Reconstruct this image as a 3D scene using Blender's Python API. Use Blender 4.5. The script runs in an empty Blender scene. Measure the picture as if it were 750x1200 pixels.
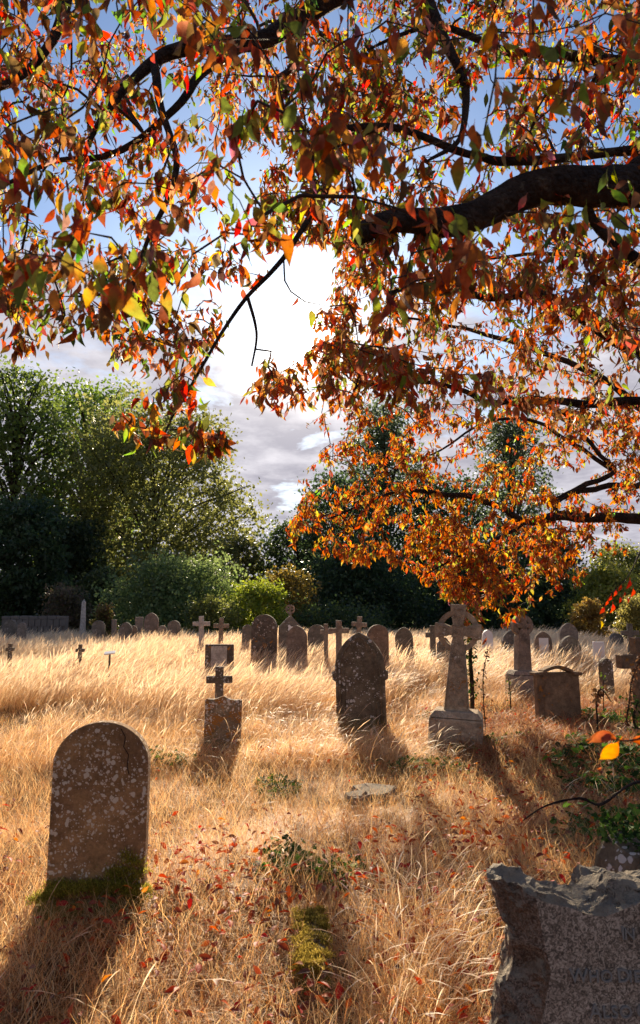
import bpy, bmesh, math, random
import numpy as np
from mathutils import Vector, Matrix, Euler, noise

random.seed(7); rng = np.random.default_rng(7)
S = bpy.context.scene
COL = S.collection
R = math.radians

# ------------------------------------------------------------------ camera
CAMZ = 1.6; F = 800.0; CX, CY = 375.0, 600.0
PITCH = math.atan((712-600)/F)
cam = bpy.data.cameras.new('camera'); camo = bpy.data.objects.new('camera', cam); COL.objects.link(camo)
camo.location = (0, 0, CAMZ); camo.rotation_euler = (math.pi/2+PITCH, 0, 0)
cam.sensor_fit = 'VERTICAL'; cam.sensor_height = 36; cam.lens = 36*F/1200
cam.clip_start = 0.05; cam.clip_end = 2000
S.camera = camo
cam.dof.use_dof = True; cam.dof.focus_distance = 6.5; cam.dof.aperture_fstop = 5.6
S.render.resolution_x = 640; S.render.resolution_y = 1024

def ray(px, py):
    u = (px-CX)/F; v = (CY-py)/F; c, s = math.cos(PITCH), math.sin(PITCH)
    return Vector((u, c - v*s, s + v*c))
def at(px, py, Y):                       # place in the world, seen at a pixel, Y metres away
    d = ray(px, py); t = Y/d.y
    return Vector((d.x*t, Y, CAMZ+d.z*t))
def Yof(py): d = ray(CX, py); return -CAMZ*d.y/d.z          # distance at which flat ground shows at this row
def mpp(py, Y): d = ray(CX, py); return Y/d.y/F             # metres per pixel there

# ------------------------------------------------------------------ sky and sun
sd = ray(345, 385).normalized()
SUN_EL = math.asin(sd.z); SUN_AZ = math.atan2(sd.x, sd.y)
w = bpy.data.worlds.new('World'); S.world = w; w.use_nodes = True
nt = w.node_tree; nt.nodes.clear()
def N(t, typ, **kw):
    n = t.nodes.new(typ)
    for k, v in kw.items():
        if k.startswith('i_'): n.inputs[k[2:].replace('_', ' ')].default_value = v
        else: setattr(n, k, v)
    return n
def math_node(t, op, a, b=None, clamp=False):
    n = t.nodes.new('ShaderNodeMath'); n.operation = op; n.use_clamp = clamp
    for i, x in enumerate((a, b)):
        if x is None: continue
        if isinstance(x, (int, float)): n.inputs[i].default_value = x
        else: t.links.new(x, n.inputs[i])
    return n.outputs[0]
def mix_node(t, fac, a, b, blend='MIX'):
    n = t.nodes.new('ShaderNodeMix'); n.data_type = 'RGBA'; n.blend_type = blend
    for i, x in ((0, fac), (6, a), (7, b)):
        if isinstance(x, (int, float)): n.inputs[i].default_value = x
        elif isinstance(x, tuple): n.inputs[i].default_value = x if len(x) == 4 else (*x, 1)
        else: t.links.new(x, n.inputs[i])
    return n.outputs[2]
def ramp(t, fac, stops, interp='LINEAR'):
    n = t.nodes.new('ShaderNodeValToRGB'); e = n.color_ramp.elements; n.color_ramp.interpolation = interp
    while len(e) < len(stops): e.new(0.5)
    for el, (p, c) in zip(e, stops):
        el.position = p; el.color = c if len(c) == 4 else (*c, 1)
    t.links.new(fac, n.inputs[0]); return n.outputs[0]
sky = N(nt, 'ShaderNodeTexSky', sky_type='NISHITA', sun_disc=False, sun_elevation=SUN_EL, sun_rotation=SUN_AZ,
        altitude=50, air_density=1.0, dust_density=0.7, ozone_density=1.6)
tc = N(nt, 'ShaderNodeTexCoord')
nrm = N(nt, 'ShaderNodeVectorMath', operation='NORMALIZE'); nt.links.new(tc.outputs['Generated'], nrm.inputs[0])
sep = N(nt, 'ShaderNodeSeparateXYZ'); nt.links.new(nrm.outputs[0], sep.inputs[0])
zz = math_node(nt, 'ADD', math_node(nt, 'MAXIMUM', sep.outputs[2], 0.0), 0.12)
cmb = N(nt, 'ShaderNodeCombineXYZ')
nt.links.new(math_node(nt, 'DIVIDE', sep.outputs[0], zz), cmb.inputs[0])
nt.links.new(math_node(nt, 'DIVIDE', sep.outputs[1], zz), cmb.inputs[1])
nz = N(nt, 'ShaderNodeTexNoise', i_Scale=1.55, i_Detail=9.0, i_Roughness=0.62, i_Distortion=0.35); nt.links.new(cmb.outputs[0], nz.inputs['Vector'])
nz2 = N(nt, 'ShaderNodeTexNoise', i_Scale=3.2, i_Detail=7.0, i_Roughness=0.6); nt.links.new(cmb.outputs[0], nz2.inputs['Vector'])
# clouds thicken towards the horizon
thr = math_node(nt, 'ADD', nz.outputs[0], math_node(nt, 'MULTIPLY', math_node(nt, 'SUBTRACT', 0.44, sep.outputs[2]), 0.85))
cov = ramp(nt, thr, [(0.47, (0, 0, 0)), (0.62, (1, 1, 1))])
dot = N(nt, 'ShaderNodeVectorMath', operation='DOT_PRODUCT'); nt.links.new(nrm.outputs[0], dot.inputs[0]); dot.inputs[1].default_value = sd
dp = math_node(nt, 'MAXIMUM', dot.outputs['Value'], 0.0)
g1 = math_node(nt, 'MULTIPLY', math_node(nt, 'POWER', dp, 8.0), .8)
g2 = math_node(nt, 'MULTIPLY', math_node(nt, 'POWER', dp, 300.0), 20.0)
g3 = math_node(nt, 'MULTIPLY', math_node(nt, 'POWER', dp, 2500.0), 200.0)
glow = math_node(nt, 'ADD', math_node(nt, 'ADD', g1, g2), g3)
shade = ramp(nt, nz2.outputs[0], [(0.40, (3.1, 3.0, 3.6)), (0.66, (5.9, 5.7, 6.2))])
gl = N(nt, 'ShaderNodeVectorMath', operation='SCALE'); gl.inputs[0].default_value = (1.0, 0.93, 0.82); nt.links.new(glow, gl.inputs['Scale'])
cl = N(nt, 'ShaderNodeVectorMath', operation='ADD'); nt.links.new(shade, cl.inputs[0]); nt.links.new(gl.outputs[0], cl.inputs[1])
skyc = N(nt, 'ShaderNodeVectorMath', operation='MULTIPLY'); nt.links.new(sky.outputs[0], skyc.inputs[0]); skyc.inputs[1].default_value = (0.66, 0.82, 1.02)
bgc = mix_node(nt, cov, skyc.outputs[0], cl.outputs[0])
bg = N(nt, 'ShaderNodeBackground'); bg.inputs[1].default_value = 0.06; nt.links.new(bgc, bg.inputs[0])
wo = N(nt, 'ShaderNodeOutputWorld'); nt.links.new(bg.outputs[0], wo.inputs[0])

sl = bpy.data.lights.new('sun', 'SUN'); sl.energy = 5.0; sl.angle = R(0.53); sl.color = (1.0, 0.83, 0.60)
so = bpy.data.objects.new('sun', sl); COL.objects.link(so); so.rotation_euler = (-sd).to_track_quat('-Z', 'Y').to_euler()
S.view_settings.view_transform = 'Standard'; S.view_settings.look = 'None'
S.view_settings.gamma = 1; S.view_settings.exposure = 1.18

# ------------------------------------------------------------------ materials
MATS = {}
def new_mat(name):
    m = bpy.data.materials.new(name); m.use_nodes = True; t = m.node_tree; t.nodes.clear()
    out = t.nodes.new('ShaderNodeOutputMaterial'); MATS[name] = m
    return m, t, out
def obj_coords(t): return t.nodes.new('ShaderNodeTexCoord').outputs['Object']
def nse(t, vec, scale, detail=4, rough=0.55, dist=0.0):
    n = t.nodes.new('ShaderNodeTexNoise'); n.inputs['Scale'].default_value = scale; n.inputs['Detail'].default_value = detail
    n.inputs['Roughness'].default_value = rough; n.inputs['Distortion'].default_value = dist
    t.links.new(vec, n.inputs['Vector']); return n.outputs[0]
def vor(t, vec, scale, feature='F1', rand=1.0):
    n = t.nodes.new('ShaderNodeTexVoronoi'); n.feature = feature; n.inputs['Scale'].default_value = scale
    n.inputs['Randomness'].default_value = rand; t.links.new(vec, n.inputs['Vector']); return n
def bsdf(t, out, col, rough=0.85, bump=None, bstr=0.4, bdist=0.01, spec=0.25):
    b = t.nodes.new('ShaderNodeBsdfPrincipled'); b.inputs['Roughness'].default_value = rough
    b.inputs['Specular IOR Level'].default_value = spec
    if isinstance(col, tuple): b.inputs['Base Color'].default_value = (*col, 1)
    else: t.links.new(col, b.inputs['Base Color'])
    if bump is not None:
        n = t.nodes.new('ShaderNodeBump'); n.inputs['Strength'].default_value = bstr; n.inputs['Distance'].default_value = bdist
        t.links.new(bump, n.inputs['Height']); t.links.new(n.outputs[0], b.inputs['Normal'])
    if out is not None: t.links.new(b.outputs[0], out.inputs[0])
    return b

def stone_mat(name, c1, c2, lichen=(0.42, 0.36, 0.30), spots=0.5, orange=0.0, moss=0.0, spot_scale=26.0, moss_h=0.3, orng=(0.36, 0.15, 0.03)):
    m, t, out = new_mat(name); v = obj_coords(t)
    base = mix_node(t, ramp(t, nse(t, v, 3.2, 6, .65), [(.35, (0, 0, 0)), (.65, (1, 1, 1))]), c1, c2)
    base = mix_node(t, 0.55, base, ramp(t, nse(t, v, 60, 3, .7), [(.3, (.4, .37, .33)), (.7, (1.0, .97, .92))]), 'MULTIPLY')
    base = mix_node(t, 0.5, base, ramp(t, nse(t, v, 11, 5, .7), [(.38, (.30, .28, .24)), (.60, (1.2, 1.17, 1.1))]), 'MULTIPLY')
    if orange != 0:
        om = ramp(t, nse(t, v, 6.5, 5, .7, .6), [(.62-.25*orange, (0, 0, 0)), (.68-.25*orange, (1, 1, 1))])
        base = mix_node(t, om, base, orng)
    # round lichen spots of several sizes, gathered in patches
    wob = t.nodes.new('ShaderNodeVectorMath'); wob.operation = 'ADD'
    nn = t.nodes.new('ShaderNodeTexNoise'); nn.inputs['Scale'].default_value = 35; t.links.new(v, nn.inputs['Vector'])
    sc = t.nodes.new('ShaderNodeVectorMath'); sc.operation = 'SCALE'; sc.inputs['Scale'].default_value = 0.03
    t.links.new(nn.outputs['Color'], sc.inputs[0]); t.links.new(v, wob.inputs[0]); t.links.new(sc.outputs[0], wob.inputs[1])
    patch = nse(t, v, 4.5, 3, .6)
    tot = None
    for k, (s_, th) in enumerate(((spot_scale, .30), (spot_scale*2.1, .30), (spot_scale*.55, .22))):
        vo = vor(t, wob.outputs[0], s_)
        sepc = t.nodes.new('ShaderNodeSeparateColor'); t.links.new(vo.outputs['Color'], sepc.inputs[0])
        r_ = math_node(t, 'MULTIPLY', sepc.outputs[0], th*1.6)
        pr = math_node(t, 'MULTIPLY', math_node(t, 'SUBTRACT', patch, 0.62-0.3*spots), 5.0, True)
        r_ = math_node(t, 'MULTIPLY', r_, pr)
        f = math_node(t, 'MULTIPLY', math_node(t, 'SUBTRACT', r_, vo.outputs['Distance']), 22.0, True)
        tot = f if tot is None else math_node(t, 'MAXIMUM', tot, f)
    base = mix_node(t, math_node(t, 'MULTIPLY', tot, .85), base, lichen)
    if moss > 0:
        sz = t.nodes.new('ShaderNodeSeparateXYZ'); t.links.new(v, sz.inputs[0])
        h = math_node(t, 'ADD', sz.outputs[2], math_node(t, 'MULTIPLY', nse(t, v, 9, 5, .7), -0.5))
        mf = math_node(t, 'MULTIPLY', math_node(t, 'SUBTRACT', moss_h-.28, h), 9.0, True)
        base = mix_node(t, math_node(t, 'MULTIPLY', mf, moss), base, mix_node(t, nse(t, v, 50, 3), (.05, .05, .010), (.20, .19, .03)))
    hgt = math_node(t, 'ADD', nse(t, v, 45, 6, .75), math_node(t, 'MULTIPLY', nse(t, v, 7, 5, .6), 1.6))
    hgt = math_node(t, 'ADD', hgt, math_node(t, 'MULTIPLY', tot, .25))
    bsdf(t, out, base, .92, hgt, .75, .018, .2)
    return m
stone_mat('brown_stone', (.50, .29, .125), (.27, .155, .08), (.66, .56, .42), .98, .0, 0.9, 36, .20)
stone_mat('scallop_stone', (.40, .31, .20), (.17, .13, .095), (.66, .60, .50), .95, .45, .3, 22, .25)
stone_mat('dark_stone', (.25, .20, .14), (.14, .115, .085), (.60, .57, .52), .75, 0, .4, 20, .3)
stone_mat('sandstone', (.60, .46, .32), (.36, .28, .20), (.66, .58, .46), .5, .05, .25, 30, .2)
stone_mat('grey_stone', (0.419, 0.348, 0.290), (0.264, 0.225, 0.193), (.42, .40, .36), .4, 0, .2, 20, .2)
stone_mat('lichen_dark', (.20, .165, .13), (.12, .10, .085), (.50, .46, .42), .7, .1, 0, 12, .2)
stone_mat('pale_stone', (.66, .62, .58), (.48, .45, .42), (.2, .18, .16), .4, 0, 0, 18, .2)
stone_mat('pink_stone', (.36, .28, .23), (.22, .175, .145), (.48, .43, .38), .45, 0, 0, 16, .2)
stone_mat('dusk_stone', (.29, .26, .23), (.17, .155, .13), (.42, .40, .36), .5, 0, 0, 16, .2)

# white marble
m, t, out = new_mat('white_marble'); v = obj_coords(t)
bsdf(t, out, mix_node(t, nse(t, v, 8, 5), (.62, .62, .63), (.78, .77, .76)), .6)
# granite, polished and hewn
def granite(name, rough_face):
    m, t, out = new_mat(name); v = obj_coords(t)
    n1 = nse(t, v, 85, 3, .6, 1.8); n2 = nse(t, v, 5, 6, .7)
    fl = ramp(t, n1, [(.38, (.085, .062, .044)), (.47, (.20, .145, .10)), (.53, (.34, .26, .185)), (.62, (.55, .43, .32))])
    fl = mix_node(t, .6, fl, ramp(t, n2, [(.3, (.45, .42, .38)), (.6, (1, 1, 1))]), 'MULTIPLY')
    if rough_face:
        st = ramp(t, nse(t, v, 6, 4, .6), [(.42, (0, 0, 0)), (.62, (1, 1, 1))])
        fl = mix_node(t, math_node(t, 'MULTIPLY', st, .6), fl, (.20, .105, .045))
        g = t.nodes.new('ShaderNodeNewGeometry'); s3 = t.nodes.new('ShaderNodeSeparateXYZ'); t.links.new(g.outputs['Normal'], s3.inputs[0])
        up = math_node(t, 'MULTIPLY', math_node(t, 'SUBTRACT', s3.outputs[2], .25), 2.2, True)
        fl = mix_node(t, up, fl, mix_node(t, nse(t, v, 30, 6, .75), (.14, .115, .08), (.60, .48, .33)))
        hh = math_node(t, 'ADD', math_node(t, 'MULTIPLY', nse(t, v, 14, 8, .7), 2.0), nse(t, v, 90, 3, .7))
        bsdf(t, out, fl, .8, hh, 1.0, .03, .4)
    else: bsdf(t, out, fl, .5, n1, .3, .002, .4)
granite('polished_granite', False); granite('hewn_granite', True)
m, t, out = new_mat('lead_letter'); bsdf(t, out, (.22, .20, .17), .6, None, spec=.5)

# attribute coloured, translucent plant matter
def plant_mat(name, trans=0.5, rough=.6, sat=1.0, spec=.25, veins=False, tgain=1.6):
    m, t, out = new_mat(name)
    a = t.nodes.new('ShaderNodeAttribute'); a.attribute_name = 'col'
    col = a.outputs['Color']
    if veins:
        v = obj_coords(t)
        g = t.nodes.new('ShaderNodeNewGeometry')
        n_ = nse(t, g.outputs['Position'], 70, 3, .6)
        col = mix_node(t, .55, col, ramp(t, n_, [(.3, (.45, .4, .4)), (.6, (1.1, 1.1, 1.1))]), 'MULTIPLY')
    b = bsdf(t, None, col, rough, spec=spec)
    tr = t.nodes.new('ShaderNodeBsdfTranslucent')
    tcol = mix_node(t, 1.0, col, (tgain, tgain, tgain), 'MULTIPLY')
    hs = t.nodes.new('ShaderNodeHueSaturation'); hs.inputs['Saturation'].default_value = sat; t.links.new(tcol, hs.inputs['Color'])
    t.links.new(hs.outputs[0], tr.inputs[0])
    mx = t.nodes.new('ShaderNodeMixShader'); mx.inputs[0].default_value = trans
    t.links.new(b.outputs[0], mx.inputs[1]); t.links.new(tr.outputs[0], mx.inputs[2]); t.links.new(mx.outputs[0], out.inputs[0])
    return m
plant_mat('autumn_leaf', .58, .55, 1.1, .25, True, 1.5)
plant_mat('tree_leaf', .5, .45, 1.1, .45, False, 2.0)
plant_mat('straw', .5, .5, 1.0, .2, False, 1.45)
plant_mat('ivy_leaf', .3, .8, 1.1, .12, False, 1.5)
plant_mat('fallen_leaf', .35, .6, 1.1, .25, False, 1.4)
plant_mat('moss', .5, .95, 1.0, .05, False, 1.6)

m, t, out = new_mat('bark'); v = obj_coords(t)
mp = t.nodes.new('ShaderNodeMapping'); mp.inputs['Scale'].default_value = (1, 1, 1); t.links.new(v, mp.inputs[0])
n1 = nse(t, mp.outputs[0], 9, 8, .72); n2 = nse(t, mp.outputs[0], 55, 5, .7)
bc = ramp(t, n1, [(.34, (.018, .012, .009)), (.5, (.055, .036, .026)), (.66, (.125, .088, .062))])
bc = mix_node(t, .6, bc, ramp(t, n2, [(.35, (.35, .33, .32)), (.65, (1.1, 1.05, 1))]), 'MULTIPLY')
lc = ramp(t, nse(t, v, 20, 6, .75), [(.60, (0, 0, 0)), (.67, (1, 1, 1))])
bc = mix_node(t, math_node(t, 'MULTIPLY', lc, .45), bc, (.20, .16, .10))
crk = vor(t, v, 34, 'DISTANCE_TO_EDGE')
hh = math_node(t, 'ADD', math_node(t, 'MULTIPLY', n1, 2.2), math_node(t, 'ADD', n2, math_node(t, 'MULTIPLY', crk.outputs[0], 2.0, True)))
bsdf(t, out, bc, .9, hh, 1.0, .02, .2)
m, t, out = new_mat('twig_bark'); bsdf(t, out, (.045, .028, .02), .8)
m, t, out = new_mat('weed_stem'); bsdf(t, out, (.10, .06, .035), .8)
m, t, out = new_mat('ground_soil'); v = obj_coords(t)
gc = ramp(t, nse(t, v, 7, 8, .75), [(.3, (.03, .014, .008)), (.5, (.09, .042, .018)), (.7, (.20, .11, .05))])
bsdf(t, out, gc, 1.0, nse(t, v, 40, 6, .8), 1.0, .04, .05)
m, t, out = new_mat('wall_stone'); v = obj_coords(t)
bsdf(t, out, mix_node(t, nse(t, v, 3, 6, .7), (.09, .08, .07), (.19, .17, .15)), .95, nse(t, v, 20, 5), .6, .02)

# ------------------------------------------------------------------ helpers
def tag(o, label=None, cat=None, group=None, kind=None):
    if label: o['label'] = label
    if cat: o['category'] = cat
    if group: o['group'] = group
    if kind: o['kind'] = kind
    return o
def thing(name, label, cat, loc=(0, 0, 0), rot=(0, 0, 0), group=None):
    o = bpy.data.objects.new(name, None); COL.objects.link(o); o.location = loc; o.rotation_euler = rot
    o.empty_display_size = .2
    return tag(o, label, cat, group)
def link(name, me, mat=None, parent=None, loc=None, smooth=False):
    if mat:
        if not me.materials: me.materials.append(MATS[mat])
    o = bpy.data.objects.new(name, me); COL.objects.link(o)
    if parent: o.parent = parent
    if loc is not None: o.location = loc
    if smooth: me.polygons.foreach_set('use_smooth', np.ones(len(me.polygons), bool))
    return o
def pymesh(name, V, Fc):
    me = bpy.data.meshes.new(name); me.from_pydata([tuple(v) for v in V], [], Fc); me.update(); return me
def tri_mesh(name, V, T, colr=None):                      # numpy, triangles only
    me = bpy.data.meshes.new(name); V = np.asarray(V, np.float32); T = np.asarray(T, np.int32)
    me.vertices.add(len(V)); me.vertices.foreach_set('co', V.ravel())
    me.loops.add(T.size); me.loops.foreach_set('vertex_index', T.ravel())
    me.polygons.add(len(T)); me.polygons.foreach_set('loop_start', np.arange(0, T.size, 3, dtype=np.int32))
    me.update(calc_edges=True)
    if colr is not None:
        at_ = me.color_attributes.new('col', 'FLOAT_COLOR', 'POINT')
        c = np.ones((len(V), 4), np.float32); c[:, :3] = colr; at_.data.foreach_set('color', c.ravel())
    return me
def stamp(Vt, Tt, Rm, sc, pos):                            # many transformed copies of one template
    n = len(pos); V = np.einsum('nij,kj->nki', Rm, Vt)*sc[:, None, None] + pos[:, None, :]
    T = Tt[None]+(np.arange(n)*len(Vt))[:, None, None]
    return V.reshape(-1, 3), T.reshape(-1, 3)
def rot_from_dirs(d, up):                                  # columns x,y,z ; y along d, z near up
    d = d/np.linalg.norm(d, axis=1, keepdims=True)
    x = np.cross(d, up); x /= np.linalg.norm(x, axis=1, keepdims=True)+1e-9
    z = np.cross(x, d); return np.stack([x, d, z], axis=2)
def tube(V, Fc, pts, rad, k=6, cap=True):
    pts = [Vector(p) for p in pts]; base = len(V); ref = Vector((.3, .2, 1)).normalized()
    n = len(pts); px = None
    for i, p in enumerate(pts):
        d = (pts[min(i+1, n-1)]-pts[max(i-1, 0)]).normalized()
        if px is None:
            px = d.cross(ref); px = px.normalized() if px.length > .05 else d.cross(Vector((1, 0, 0))).normalized()
        else: px = (px-d*px.dot(d)).normalized()
        py = d.cross(px)
        for j in range(k):
            a = 2*math.pi*j/k; r = rad[i] if not callable(rad) else rad(i, j)
            V.append(p+px*(math.cos(a)*r)+py*(math.sin(a)*r))
    for i in range(n-1):
        for j in range(k):
            a = base+i*k+j; b = base+i*k+(j+1) % k
            Fc.append((a, b, b+k, a+k))
    if cap:
        Fc.append(tuple(base+j for j in reversed(range(k)))); Fc.append(tuple(base+(n-1)*k+j for j in range(k)))
def smooth_path(pts, sub=4):
    P = [Vector(p) for p in pts]; out = []
    for i in range(len(P)-1):
        p0 = P[max(i-1, 0)]; p1 = P[i]; p2 = P[i+1]; p3 = P[min(i+2, len(P)-1)]
        for k in range(sub):
            t_ = k/sub
            out.append(.5*((2*p1)+(p2-p0)*t_+(2*p0-5*p1+4*p2-p3)*t_*t_+(3*p1-p0-3*p2+p3)*t_**3))
    out.append(P[-1]); return out

# ------------------------------------------------------------------ ground
def gz_arr(x, y):
    return (.035*np.sin(x*1.3+.4*y)+.03*np.sin(y*1.7+1.0)+.02*np.sin(x*3.1-y*2.3)+.012*np.sin(x*7+y*5.3))*np.clip(1.2-np.abs(y)/60, .2, 1)
def gz(x, y): return float(gz_arr(np.array(x), np.array(y)))
xs = np.concatenate([[-900, -300, -120, -60], np.linspace(-32, 32, 190), [60, 120, 300, 900]])
ys = np.concatenate([[-300, -60, -15, -5], np.linspace(-1, 12, 110), np.linspace(12.4, 70, 110), [120, 300, 900]])
X, Y = np.meshgrid(xs, ys); Z = gz_arr(X, Y); nx, ny = len(xs), len(ys)
V = np.stack([X, Y, Z], -1).reshape(-1, 3); T = []
for j in range(ny-1):
    a = j*nx+np.arange(nx-1); T.append(np.stack([a, a+1, a+nx+1], 1)); T.append(np.stack([a, a+nx+1, a+nx], 1))
g = link('ground', tri_mesh('ground', V, np.concatenate(T)), 'ground_soil', smooth=True); tag(g, kind='structure')

# ------------------------------------------------------------------ stones
def slab_mesh(name, prof, depth, bev=.012, y0=0.0, seg=2, rough=.0):
    bm = bmesh.new(); vs = [bm.verts.new((x, y0-depth/2, z)) for x, z in prof]
    f = bm.faces.new(vs)
    r = bmesh.ops.extrude_face_region(bm, geom=[f])
    bmesh.ops.translate(bm, vec=(0, depth, 0), verts=[v for v in r['geom'] if isinstance(v, bmesh.types.BMVert)])
    bmesh.ops.recalc_face_normals(bm, faces=bm.faces)
    if bev:
        es = [e for e in bm.edges if len(e.link_faces) == 2 and e.calc_face_angle(0) > R(40)]
        bmesh.ops.bevel(bm, geom=es, offset=bev, segments=seg, affect='EDGES', profile=.6)
    if rough:
        for v in bm.verts:
            n_ = noise.noise_vector(v.co*9+Vector((prof[0][0]*50, 0, 3)))
            v.co += n_*rough
    me = bpy.data.meshes.new(name); bm.to_mesh(me); bm.free()
    return me
def box_mesh(name, cx, cy, z0, sx, sy, h, bev=.01, top=1.0, rough=0):
    bm = bmesh.new(); V = []
    for z, s in ((z0, 1.0), (z0+h, top)):
        V.append([bm.verts.new((cx+a*sx/2*s, cy+b*sy/2*s, z)) for a, b in ((-1, -1), (1, -1), (1, 1), (-1, 1))])
    bm.faces.new(V[0][::-1]); bm.faces.new(V[1])
    for i in range(4): bm.faces.new((V[0][i], V[0][(i+1) % 4], V[1][(i+1) % 4], V[1][i]))
    if bev: bmesh.ops.bevel(bm, geom=list(bm.edges), offset=bev, segments=2, affect='EDGES', profile=.6)
    if rough:
        bmesh.ops.subdivide_edges(bm, edges=bm.edges, cuts=2, use_grid_fill=True)
        for v in bm.verts: v.co += noise.noise_vector(v.co*7)*rough
    me = bpy.data.meshes.new(name); bm.to_mesh(me); bm.free(); return me

def arc(cx, cz, r, a0, a1, n, rz=None):
    return [(cx+r*math.cos(R(a0+(a1-a0)*i/n)), cz+(rz or r)*math.sin(R(a0+(a1-a0)*i/n))) for i in range(n+1)]
def p_round(w_, h, k=1.0):                     # round or segmental top
    r = w_/2; rise = r*k; return [(-r, -.15), (r, -.15)]+arc(0, h-rise, r, 0, 180, 22, rise)
def gothic_arc(r, z0, rise, n=12):          # two convex arcs meeting in a point
    k = (rise*rise+r*r)/(2*r); a1 = math.asin(min(1, rise/k)); A = [(r-k+k*math.cos(a1*i/n), z0+k*math.sin(a1*i/n)) for i in range(n+1)]
    return A+[(-x, z) for x, z in reversed(A[:-1])]
def p_gothic(w_, h, k=.62): r = w_/2; rise = w_*k; return [(-r, -.15), (r, -.15)]+gothic_arc(r, h-rise, rise)
def p_gable(w_, h):
    r = w_/2; return [(-r, -.15), (r, -.15), (r, h-r*.9), (r*.86, h-r*.78), (.03, h), (-.03, h), (-r*.86, h-r*.78), (-r, h-r*.9)]
def p_flat(w_, h): r = w_/2; return [(-r, -.15), (r, -.15), (r, h), (-r, h)]
def p_shoulder(w_, h):
    r = w_/2; s = h-.16*w_
    return [(-r, -.15), (r, -.15), (r, s)]+[(r*.72, s)]+arc(0, s, r*.72, 8, 172, 14, .16*w_+.0)[0:]+[(-r*.72, s), (-r, s)][1:]
def p_cross(arm, st, top, armz, at_, flare=0.0, bot=-.15):    # half arm span, half stem, top, arm height, half arm thickness
    return [(-st-flare, bot), (st+flare, bot), (st, armz-at_), (arm, armz-at_), (arm, armz+at_), (st, armz+at_), (st, top), (-st, top),
            (-st, armz+at_), (-arm, armz+at_), (-arm, armz-at_), (-st, armz-at_)]

def base_loc(px, Y, py=712): p = at(px, py, Y); return Vector((p.x, Y, gz(p.x, Y)))
def headstone(px, top, wpx, Y, prof, mat, label, rotz=0, tilt=0, lean=0, depth=.09, name='headstone', cat='headstone', extra=None, group=None):
    mid = (top+712+1600/Y)/2 if Y < 12 else top; b = base_loc(px, Y, mid); H = at(px, top, Y).z-b.z; W = wpx*mpp(mid, Y)
    t_ = thing(name, label, cat, b, (R(tilt), R(lean), R(rotz)), group)
    link('slab', slab_mesh('slab', prof(W, H), depth, .012), mat, t_)
    if extra: extra(t_, W, H, depth)
    return t_
def panel(mat='pale_stone', wf=.5, z0=.35, z1=.85):
    def f(t_, W, H, d): link('inscription_panel', slab_mesh('p', [(-W*wf/2, H*z0), (W*wf/2, H*z0), (W*wf/2, H*z1), (-W*wf/2, H*z1)], .014, .003, -d/2-.004), mat, t_)
    return f
def moulding(prof_fn, mat, s=.8):
    def f(t_, W, H, d):
        link('carved_panel', slab_mesh('p', [(x*s, max(z, .05)*(.97 if z > 0 else 1)-.03) for x, z in prof_fn(W, H)], .012, .004, -d/2-.003), mat, t_)
    return f

# --- the near round topped stone on the left
Yl = 3.82; b = base_loc(117, Yl, 960); Hl = at(117, 846, Yl).z-b.z; Wl = 112*mpp(960, Yl-.05)
t_ = thing('headstone', 'tall brown round-topped headstone with pale lichen spots and mossy foot, nearest on the left', 'headstone', b+Vector((0, 0, .0)), (R(-2), R(-.3), R(4)))
link('slab', slab_mesh('slab', p_round(Wl, Hl, .88), .095, .014, 0, 3), 'brown_stone', t_)
# crack and sunk border line
V, Fc = [], []
cr = [(.10, Hl-.035), (.125, Hl-.08), (.118, Hl-.13), (.145, Hl-.17), (.14, Hl-.23), (.152, Hl-.27)]
for i in range(len(cr)-1):
    (x0, z0), (x1, z1) = cr[i], cr[i+1]; k = len(V)
    V += [(x0-.002, -.0495, z0), (x0+.003, -.0495, z0), (x1+.003, -.0495, z1), (x1-.002, -.0495, z1)]; Fc.append((k, k+1, k+2, k+3))
m, t, out = new_mat('crack_dark'); bsdf(t, out, (.02, .014, .01), 1.0)
link('crack', pymesh('crack', V, Fc), 'crack_dark', t_)
link('plinth', box_mesh('plinth', -.02, -.01, -.1, Wl*1.2, .22, .2, .05, .9, .02), 'brown_stone', t_)

# moss cushions: many little tufts
def moss_patch(name, parent, centres, n, size=.007, spread=.05, c1=(.12, .12, .018), c2=(.44, .38, .06)):
    idx = rng.integers(0, len(centres), n); C_ = np.array(centres, float)[idx]
    P = C_+rng.normal(0, 1, (n, 3))*np.array([spread, spread*.6, spread*.45])
    d = rng.normal(0, .6, (n, 3)); d[:, 2] = 1
    Rm = rot_from_dirs(d, rng.normal(0, 1, (n, 3)))
    Vt = np.array([[-.35, 0, 0], [.35, 0, 0], [0, 1.6, 0]]); Tt = np.array([[0, 1, 2]])
    V, T = stamp(Vt, Tt, Rm, rng.uniform(.6, 1.4, n)*size, P)
    c = np.array(c1)+(np.array(c2)-np.array(c1))*rng.random((n, 1))**1.6
    o = link(name, tri_mesh(name, V, T, np.repeat(c, 3, 0)), 'moss', parent); tag(o, kind='stuff'); return o
cs = [(x, -.085-.03*random.random(), .09+.02*random.random()+.06*math.cos(x*5)) for x in np.linspace(-.28, .27, 30)]+[(x, -.055, .08+(x+.05)*random.random()) for x in np.linspace(.02, .25, 22)]+[(-.2+.1*random.random(), -.055, .12+.05*random.random()) for _ in range(4)]
moss_patch('moss', t_, cs, 14000, .007, .026)

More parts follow.
